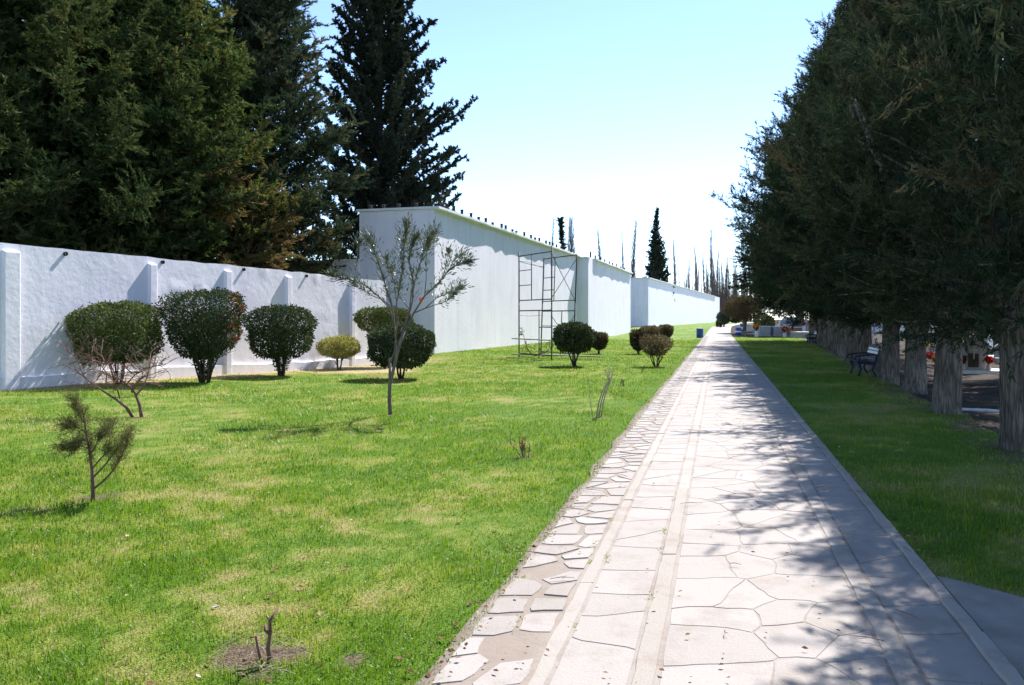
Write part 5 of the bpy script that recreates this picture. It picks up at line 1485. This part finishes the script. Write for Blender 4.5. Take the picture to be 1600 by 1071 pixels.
for x, c_, sd in ((-.36, [(.30, .03, .02), (.20, .02, .03)], 31), (.36, [(.55, .02, .02), (.4, .015, .02)], 32)):
    mb = MB(); mb.lathe([(.05, 0), (.07, .05), (.05, .16), (.06, .2)], 12, (p.x + x * math.cos(-.25) + .25 * math.sin(-.25), p.y + x * math.sin(-.25) - .25 * math.cos(-.25), p.z + .121))
    o = mb.build('vase', M['grave_tan'], None, smooth=True); tag(o, ('left' if x < 0 else 'right') + ' small pot on the white slab of the gabled grave shrine', 'pot')
    flowers('dark red bunch left of the shrine niche' if x < 0 else 'bright red bunch right of the shrine niche', (p.x + x * math.cos(-.25) + .25 * math.sin(-.25), p.y + x * math.sin(-.25) - .25 * math.cos(-.25), p.z + .30), c_, sd, .13, 40)
# sunlit tombs farther back
def grave(label, px, py, kind, w, h, dep, mat, rz, seed):
    p = at(px, py); p = Vector((p.x, p.y, float(gz(p.x, p.y)) - .03))
    root = thing('tomb', label, 'tomb', p, rz, 'sunlit tombs beyond the conifers')
    mb = MB(); mb.box((0, -dep * .6, .11), (w * 1.15, dep * 2.2, .22), bev=.015); mb.build('base', M['grave_white'] if seed % 2 else M['grave_grey'], root)
    if kind == 'house':
        mb = MB(); mb.prism([(-w / 2, .2), (w / 2, .2), (w / 2, h * .72), (0, h), (-w / 2, h * .72)], 0, dep); mb.build('body', mat, root)
        mb = MB(); mb.prism([(w / 2 + .06, h * .70), (w / 2 + .06, h * .75), (0, h * 1.06), (-w / 2 - .06, h * .75), (-w / 2 - .06, h * .70), (0, h * 1.005)], -.06, dep + .06); mb.build('roof', M['grave_grey'], root)
        mb = MB(); mb.box((0, -.012, h * .42), (w * .5, .03, h * .38), bev=.006); mb.build('door', M['bark_dark'], root)
        cross(root, (0, dep * .3, h * 1.05), .4, .24, .05, M['grave_white'])
    elif kind == 'stele':
        mb = MB(); mb.prism([(-w / 2, .2), (w / 2, .2), (w / 2, h * .8), (w * .25, h), (-w * .25, h), (-w / 2, h * .8)], 0, .16); mb.build('headstone', mat, root)
        mb = MB(); mb.box((0, -.010, h * .55), (w * .6, .026, h * .3), bev=.004); mb.build('plaque', M['grave_tan'], root)
    else:
        mb = MB(); mb.box((0, dep * .3, .2 + (h - .9) / 2 * .5), (w * .5, .3, max(.2, (h - .9))), bev=.01); mb.build('pedestal', mat, root)
        cross(root, (0, dep * .3, max(.3, h - .8)), .85, .5, .09, mat)
    return root
GR = [('tan gabled tomb with cross, tallest beyond the nearest trunk gap', 1550, 560, 'house', 1.3, 1.9, 1.4, M['grave_tan'], -.3, 1),
      ('brown headstone left of the tan gabled tomb', 1531, 549, 'stele', .9, 1.5, .5, M['grave_brown'], -.2, 2),
      ('white cross on pedestal beside the tan gabled tomb', 1566, 552, 'cross', .8, 1.5, .7, M['grave_white'], -.2, 3),
      ('grey headstone low in the sun at the right trunk gap', 1572, 566, 'stele', .8, .8, .5, M['grave_grey'], -.4, 4),
      ('white gabled tomb in the narrow gap left of the forked trunk', 1458, 549, 'house', 1.2, 1.6, 1.3, M['grave_white'], -.2, 5),
      ('grey headstone in the narrow gap left of the forked trunk', 1449, 556, 'stele', .9, 1.1, .5, M['grave_grey'], -.2, 6),
      ('white cross far behind the forked trunk', 1540, 531, 'cross', .9, 1.9, .7, M['grave_white'], -.2, 7),
      ('white headstone far right behind the tombs', 1562, 535, 'stele', 1., 1.4, .5, M['grave_white'], -.2, 8),
      ('small white cross behind the narrow trunk gap', 1463, 534, 'cross', .9, 1.8, .7, M['grave_white'], -.2, 9),
      ('pale headstone seen between the fifth and sixth trunks', 1352, 545, 'stele', .9, 1.3, .5, M['grave_white'], -.2, 10),
      ('pale headstone seen between the sixth and seventh trunks', 1329, 537, 'stele', .9, 1.3, .5, M['grave_tan'], -.2, 11),
      ('pale headstone seen between the far trunks of the row', 1290, 530, 'stele', 1.0, 1.3, .5, M['grave_white'], -.2, 12)]
for g in GR: grave(*g)
for k, (lab, px, py, d, c) in enumerate((('orange bunch on top of the tan gabled tomb', 1545, 519, 34, [(.75, .22, .02), (.8, .35, .03)]), ('red bunch beside the nearest right trunk', 1571, 536, 34, [(.6, .02, .02), (.7, .04, .03)]),
        ('yellow bunch before the white cross', 1562, 540, 36, [(.7, .5, .03), (.75, .6, .05)]), ('pink and white bunch on the brown headstone', 1521, 533, 30, [(.7, .25, .4), (.8, .7, .7)]),
        ('red bunch in the narrow gap left of the forked trunk', 1453, 559, 33, [(.65, .03, .03), (.7, .05, .04)]), ('yellow bunch in the narrow gap left of the forked trunk', 1445, 543, 36, [(.7, .5, .02), (.75, .6, .05)]),
        ('orange bunch low against the forked trunk', 1462, 565, 30, [(.75, .2, .02), (.8, .3, .03)]), ('red and white bunch on the pale rounded tomb', 1256, 508, 76, [(.8, .8, .78), (.7, .08, .05)]), ('red bunch between the right grey tomb and brown tomb', 1226, 519, 71, [(.6, .08, .06), (.5, .05, .04)]), ('orange bunch at the foot of the yellow flowering bush', 1182, 516, 72, [(.75, .3, .02), (.7, .2, .02)]))):
    v = ray(px, py, d); gzv = float(gz(v.x, v.y))
    flowers(lab, (v.x, v.y, v.z - .1), c, 40 + k, .17 if d < 50 else .3, 40, leaf=.06 if d < 50 else .12)
    if v.z - .1 > gzv + .25:
        pd = MB(); hh = v.z - .1 - gzv; q = MB(); q.box((v.x, v.y, gzv + hh / 2 - .01), (.24, .24, hh + .02), bev=.01)
        tag(q.build('flower_pedestal', M['grave_white']), 'slim pale pedestal carrying the ' + lab.split(' bunch')[0] + ' bunch ' + lab.split(' bunch ')[1], 'pedestal')
# low tan house beyond the graves
def house(label, px, d, w, h, dep, mat, rz):
    p = ray(px, HY, d); root = thing('house', label, 'house', (p.x, p.y, float(gz(p.x, p.y))), rz)
    mb = MB(); mb.box((0, dep / 2, h / 2), (w, dep, h)); mb.build('wall', mat, root)
    mb = MB(); mb.prism([(-w / 2 - .3, h - .02), (w / 2 + .3, h - .02), (w / 2 + .3, h + .08), (0, h + 1.2), (-w / 2 - .3, h + .08)], -.3, dep + .3); mb.build('roof', M['grave_blue'], root)
    for x in (-w * .3, w * .25):
        mb = MB(); mb.box((x, -.02, h * .52), (1.1, .08, 1.0)); o = mb.build('window', M['grave_white'], root)
        mb = MB(); mb.box((x, -.05, h * .52), (.9, .05, .8)); mb.build('pane', M['navy'], o)
house('low tan house with a blue grey roof far beyond the tombs', 1582, 62, 7, 2.0, 6, M['grave_tan'], -.3)
house('low white house far beyond the narrow trunk gap', 1440, 85, 9, 2.4, 6, M['grave_white'], -.2)
# water pipe between the two nearest trunks
p0 = at(1500, 642.5); p1 = at(1590, 648); mb = MB()
mb.tube([p0 + Vector((-.3, 0, .03)), p0 + Vector((0, 0, .03)), (p0 + p1) / 2 + Vector((0, 0, .04)), p1 + Vector((0, 0, .03)), p1 + Vector((1.5, .1, .03))], .028, 12)
tag(mb.build('water_pipe', M['pipe'], smooth=True), 'pale metal pipe lying on dark soil between the two nearest trunks', 'pipe')
# thicket closing the view at the far end
def far_thicket():
    rng = np.random.default_rng(15); n = 26000
    x = rng.uniform(66, 190, n); y = 262 + rng.uniform(0, 14, n) - (x - 66) * .12
    top = 6.5 + 4.5 * fbm(x, x * 0, 9, 3, 3); z = 1 + rng.random(n) ** .8 * top
    D = unit(rng.normal(size=(n, 3)) * .6 + np.array([0, 0, .9]))
    V, Fc, t = leaf_tris(rng, np.stack([x, y, z], 1), D, rng.uniform(.7, 1.8, n), .09, rng.random(n))
    o = link('thicket', raw_mesh('thicket', V, Fc, {'tone': t}), mat_leaf('bare_thicket', [(0, (.10, .075, .06)), (1, (.20, .155, .13))], .1))
    tag(o, 'brown leafless thicket closing the view beyond the path end', 'thicket', None, 'stuff')
far_thicket()
# ================================================================== grass
M['grass'] = mat_leaf('grass_blade', [(0, (.108, .20, .019)), (.3, (.205, .28, .036)), (.6, (.31, .315, .08)), (.8, (.39, .32, .14)), (1, (.47, .38, .21))], .45, .02, .4)

def blades(rng, X, Y, tone, soil, sc, two):
    n = len(X)
    h = (.045 * rng.uniform(.45, 1.35, n)) * (1 - .45 * np.clip(tone * 1.4 - .3, 0, 1)) * (.75 + .7 * fbm(X, Y, .7, 91, 2)) * np.minimum(1.0 + .06 * (sc - 1), 1.35)
    tall = rng.random(n) < .02; h[tall] *= 1.7
    w = .0042 * sc * rng.uniform(.7, 1.3, n)
    a = rng.random(n) * 2 * PI; lean = rng.uniform(.1, 1.0, n)
    dx = np.cos(a); dy = np.sin(a); z = gz(X, Y) - .012
    # wind/mower combing, patchwise
    b = fbm(X, Y, 1.1, 95, 2) * 9
    dx = dx + .25 * np.cos(b); dy = dy + .25 * np.sin(b)
    sx = -dy; sy = dx; q = np.hypot(sx, sy) + 1e-6; sx = sx / q * w / 2; sy = sy / q * w / 2
    tn = np.clip(tone + rng.normal(size=n) * .17, 0, 1)
    B = np.stack([X, Y, z], 1); S = np.stack([sx, sy, np.zeros(n)], 1)
    T = B + np.stack([dx * h * lean * .75, dy * h * lean * .75, h * (1 - .35 * lean)], 1)
    if not two:
        V = np.stack([B - S, B + S, T], 1).reshape(-1, 3)
        return V, np.arange(3 * n).reshape(-1, 3), np.repeat(tn, 3)
    Mid = B + np.stack([dx * h * lean * .25, dy * h * lean * .25, h * .60], 1)
    V = np.stack([B - S, B + S, Mid + S * .75, Mid - S * .75, T], 1).reshape(-1, 3)
    i = np.arange(n) * 5
    F3 = np.concatenate([np.stack([i, i + 1, i + 2], 1), np.stack([i, i + 2, i + 3], 1), np.stack([i + 3, i + 2, i + 4], 1)])
    return V, F3, np.repeat(tn, 5)

def sow(rng, d0, d1, xl, xr, dens, margin):
    """random points with density dens(d) between two boundary lines"""
    ds = np.linspace(d0, d1, 60); out = []
    for a, b in zip(ds[:-1], ds[1:]):
        m = np.array([(a + b) / 2]); l = max(float(xl(m)[0]), -margin * b - 1.2); r = min(float(xr(m)[0]), margin * b + 1.2)
        if r <= l: continue
        n = int((r - l) * (b - a) * dens((a + b) / 2))
        y = a + (b - a) * rng.random(n); x = l + (r - l) * rng.random(n)
        out.append(np.stack([x, y], 1))
    return np.concatenate(out)
GD = 6200
def dens(d): return GD * min(1, 3.6 / d) ** 1.62
def grass(label, seed, d0, dm, d1, xl, xr, tone, soilf, verge):
    rng = np.random.default_rng(seed)
    Vs = []; Fs = []; Ts = []; o = 0
    for a, b, two in ((d0, dm, True), (dm, d1, False)):
        # in slices so that blade width follows distance
        ed = np.geomspace(a, b, 9)
        for e0, e1 in zip(ed[:-1], ed[1:]):
            p = sow(rng, e0, e1, xl, xr, dens, .78)
            X, Y = p[:, 0], p[:, 1]
            keep = (X < verge(Y, X)[1] + .06 * (vnoise(X, Y, .09, 5) - .3)) & (X > verge(Y, X)[0])
            t = tone(X, Y); s = soilf(X, Y)
            keep &= rng.random(len(X)) > s * .97
            keep &= rng.random(len(X)) > np.clip(t - .45, 0, 1) * .95
            X, Y, t = X[keep], Y[keep], t[keep]
            sc = max(1, ((e0 + e1) / 2 / 4.2) ** .80)
            V, F_, T = blades(rng, X, Y, t, s, sc, two)
            Vs.append(V); Fs.append(F_ + o); Ts.append(T); o += len(V)
    ob = link('grass', raw_mesh('grass', np.concatenate(Vs), np.concatenate(Fs), {'tone': np.concatenate(Ts)}), M['grass'])
    return tag(ob, label, 'grass', None, 'stuff')
edgeL = lambda d: PX(d, -1.23)
grass('short sunlit grass with straw patches left of the paved path', 1, 2.4, 9, 62, left_limit, edgeL, lawn_dry, soil_spots, lambda Y, X: (-1e9, edgeL(Y)))
grass('short shaded grass between the paved path and the conifer row', 2, 3.4, 9, 72, lambda d: r_left(d) - .06, lambda d: r_right(d), r_tone,
      lambda X, Y: np.clip(1.0 - (ROWX(Y) + .25 - X) / .8 + (fbm(X, Y, .5, 77) - .5) * 1.6, 0, 1), lambda Y, X: (r_left(Y) - .05 * vnoise(X, Y, .09, 5), 1e9))

# long weeds in the paving joints, and the ragged verge
def weeds():
    rng = np.random.default_rng(8); X = []; Y = []
    for k in range(60):
        y = 3 + 14 * rng.random() ** 1.6; u = rng.choice([-1.22, -1.05, -.86, -.845, -.74, -.39, -.385, -.27]) + rng.normal() * .015
        m = rng.integers(6, 26); s = rng.uniform(.008, .04)
        yy = y + rng.normal(size=m) * s * 1.6; X.append(PX(yy, u) + rng.normal(size=m) * s * .5); Y.append(yy)
    X = np.concatenate(X); Y = np.concatenate(Y); n = len(X)
    D = unit(np.stack([rng.normal(size=n), rng.normal(size=n), rng.uniform(.3, 1.2, n)], 1))
    V, F_, t = leaf_quads(rng, np.stack([X, Y, gz(X, Y) + .016], 1), D, rng.uniform(.008, .018, n), .5, rng.uniform(.3, .7, n))
    tag(link('joint_weeds', raw_mesh('joint_weeds', V, F_, {'tone': t}), M['grass']), 'tiny yellow green weeds in the paving joints', 'weeds', None, 'stuff')
weeds()

def litter():
    rng = np.random.default_rng(18)
    X = []; Y = []
    def add(x, y): X.append(np.atleast_1d(x)); Y.append(np.atleast_1d(y))
    n = 260; y = 2.8 + 22 * rng.random(n) ** 1.5; add(PX(y, -1.28 + rng.normal(size=n) * .05), y)          # along the left verge
    n = 130; y = 4.9 + 20 * rng.random(n) ** 1.4; add(PX(y, 1.37 + np.abs(rng.normal(size=n)) * .10), y)     # along the right verge
    n = 170; y = 3 + 24 * rng.random(n) ** 1.5; add(PX(y, rng.uniform(-1.2, 1.3, n)), y)                      # on the paving
    n = 330; y = 3 + 20 * rng.random(n) ** 1.3; add(-y * rng.uniform(0, .66, n) + .1, y)                       # on the lawn
    n = 160; y = 5 + 20 * rng.random(n); add(PX(y, 1.5) + rng.random(n) * (ROWX(y) + 1.2 - PX(y, 1.5)), y)     # under the conifers
    X = np.concatenate(X); Y = np.concatenate(Y); n = len(X)
    onp = (X > PX(Y, -1.3)) & (X < PX(Y, 1.34))
    Z = gz(X, Y) + np.where(onp, .036, .018)
    a = rng.random(n) * 6.28
    D = unit(np.stack([np.cos(a), np.sin(a), rng.normal(size=n) * .15], 1))
    nr = unit(np.stack([rng.normal(size=n) * .3, rng.normal(size=n) * .3, np.ones(n)], 1))
    s = np.where(onp, rng.uniform(.012, .04, n), rng.uniform(.02, .06, n))
    V, F_, t = leaf_quads(rng, np.stack([X, Y, Z], 1), D, s, .55, rng.random(n), nrm=nr)
    o = link('fallen_leaves', raw_mesh('fallen_leaves', V, F_, {'tone': t}), mat_leaf('dead_leaf', [(0, (.07, .035, .022)), (.5, (.16, .085, .05)), (.85, (.29, .19, .12)), (1, (.55, .48, .40))], .1))
    tag(o, 'scattered dry brown leaves along the path edges and lawn', 'fallen leaves', None, 'stuff')
    # twigs
    rnd = random.Random(4); mb = MB()
    for k in range(46):
        y = 3 + 13 * rnd.random() ** 1.4; u = rnd.choice([rnd.uniform(-1.2, 1.3), rnd.gauss(-1.25, .07), rnd.gauss(1.3, .1)])
        x = float(PX(y, u)); z = float(gz(x, y)) + .036; a_ = rnd.uniform(0, 6.28); L = rnd.uniform(.03, .11)
        c = Vector((x, y, z)); d = Vector((math.cos(a_), math.sin(a_), 0)) * L
        mb.tube([c - d, c + Vector((rnd.uniform(-.01, .01), rnd.uniform(-.01, .01), .004)), c + d], [.002, .0025, .0012], 4)
        if rnd.random() < .5: mb.tube([c, c + Vector((math.cos(a_ + .8), math.sin(a_ + .8), .1)) * L * .6], [.0018, .001], 4)
    tag(mb.build('fallen_twigs', M['bark_red']), 'thin broken twigs lying on the paving', 'twigs', None, 'stuff')
litter()

# ================================================================== light, sky, camera
az = math.atan2(SUN_H[0], SUN_H[1])             # clockwise from +Y
el = math.radians(SUN_EL)
sd = Vector((math.sin(az) * math.cos(el), math.cos(az) * math.cos(el), math.sin(el)))
sun = bpy.data.lights.new('sun', 'SUN'); sun.energy = 4.9; sun.angle = math.radians(.53); sun.color = (1, .955, .925)
so = bpy.data.objects.new('sun', sun); col.objects.link(so); so.rotation_euler = sd.to_track_quat('Z', 'Y').to_euler()
w = bpy.data.worlds.new('World'); scene.world = w; w.use_nodes = True
nt = w.node_tree
for n in list(nt.nodes): nt.nodes.remove(n)
sk = nt.nodes.new('ShaderNodeTexSky'); sk.sky_type = 'NISHITA'; sk.sun_disc = False
sk.sun_elevation = el; sk.sun_rotation = az; sk.altitude = 2200; sk.air_density = .85; sk.dust_density = 0.06; sk.ozone_density = 1.0
bg = nt.nodes.new('ShaderNodeBackground'); bg.inputs['Strength'].default_value = .145
out = nt.nodes.new('ShaderNodeOutputWorld')
nt.links.new(sk.outputs[0], bg.inputs['Color']); nt.links.new(bg.outputs[0], out.inputs['Surface'])

cam = bpy.data.cameras.new('camera'); co = bpy.data.objects.new('camera', cam); col.objects.link(co)
co.location = (0, 0, EYE); co.rotation_euler = (PI / 2, 0, 0)
cam.sensor_width = 36; cam.lens = F / 1600 * 36
cam.shift_y = -(535.5 - HY) / 1600; cam.clip_start = .05; cam.clip_end = 5000
scene.camera = co
scene.render.resolution_x = 1024; scene.render.resolution_y = 685
scene.view_settings.view_transform = 'Standard'; scene.view_settings.look = 'None'
scene.view_settings.exposure = EXPO; scene.view_settings.gamma = 1
scene.cycles.max_bounces = 8; scene.cycles.diffuse_bounces = 4; scene.cycles.transmission_bounces = 4; scene.cycles.transparent_max_bounces = 4
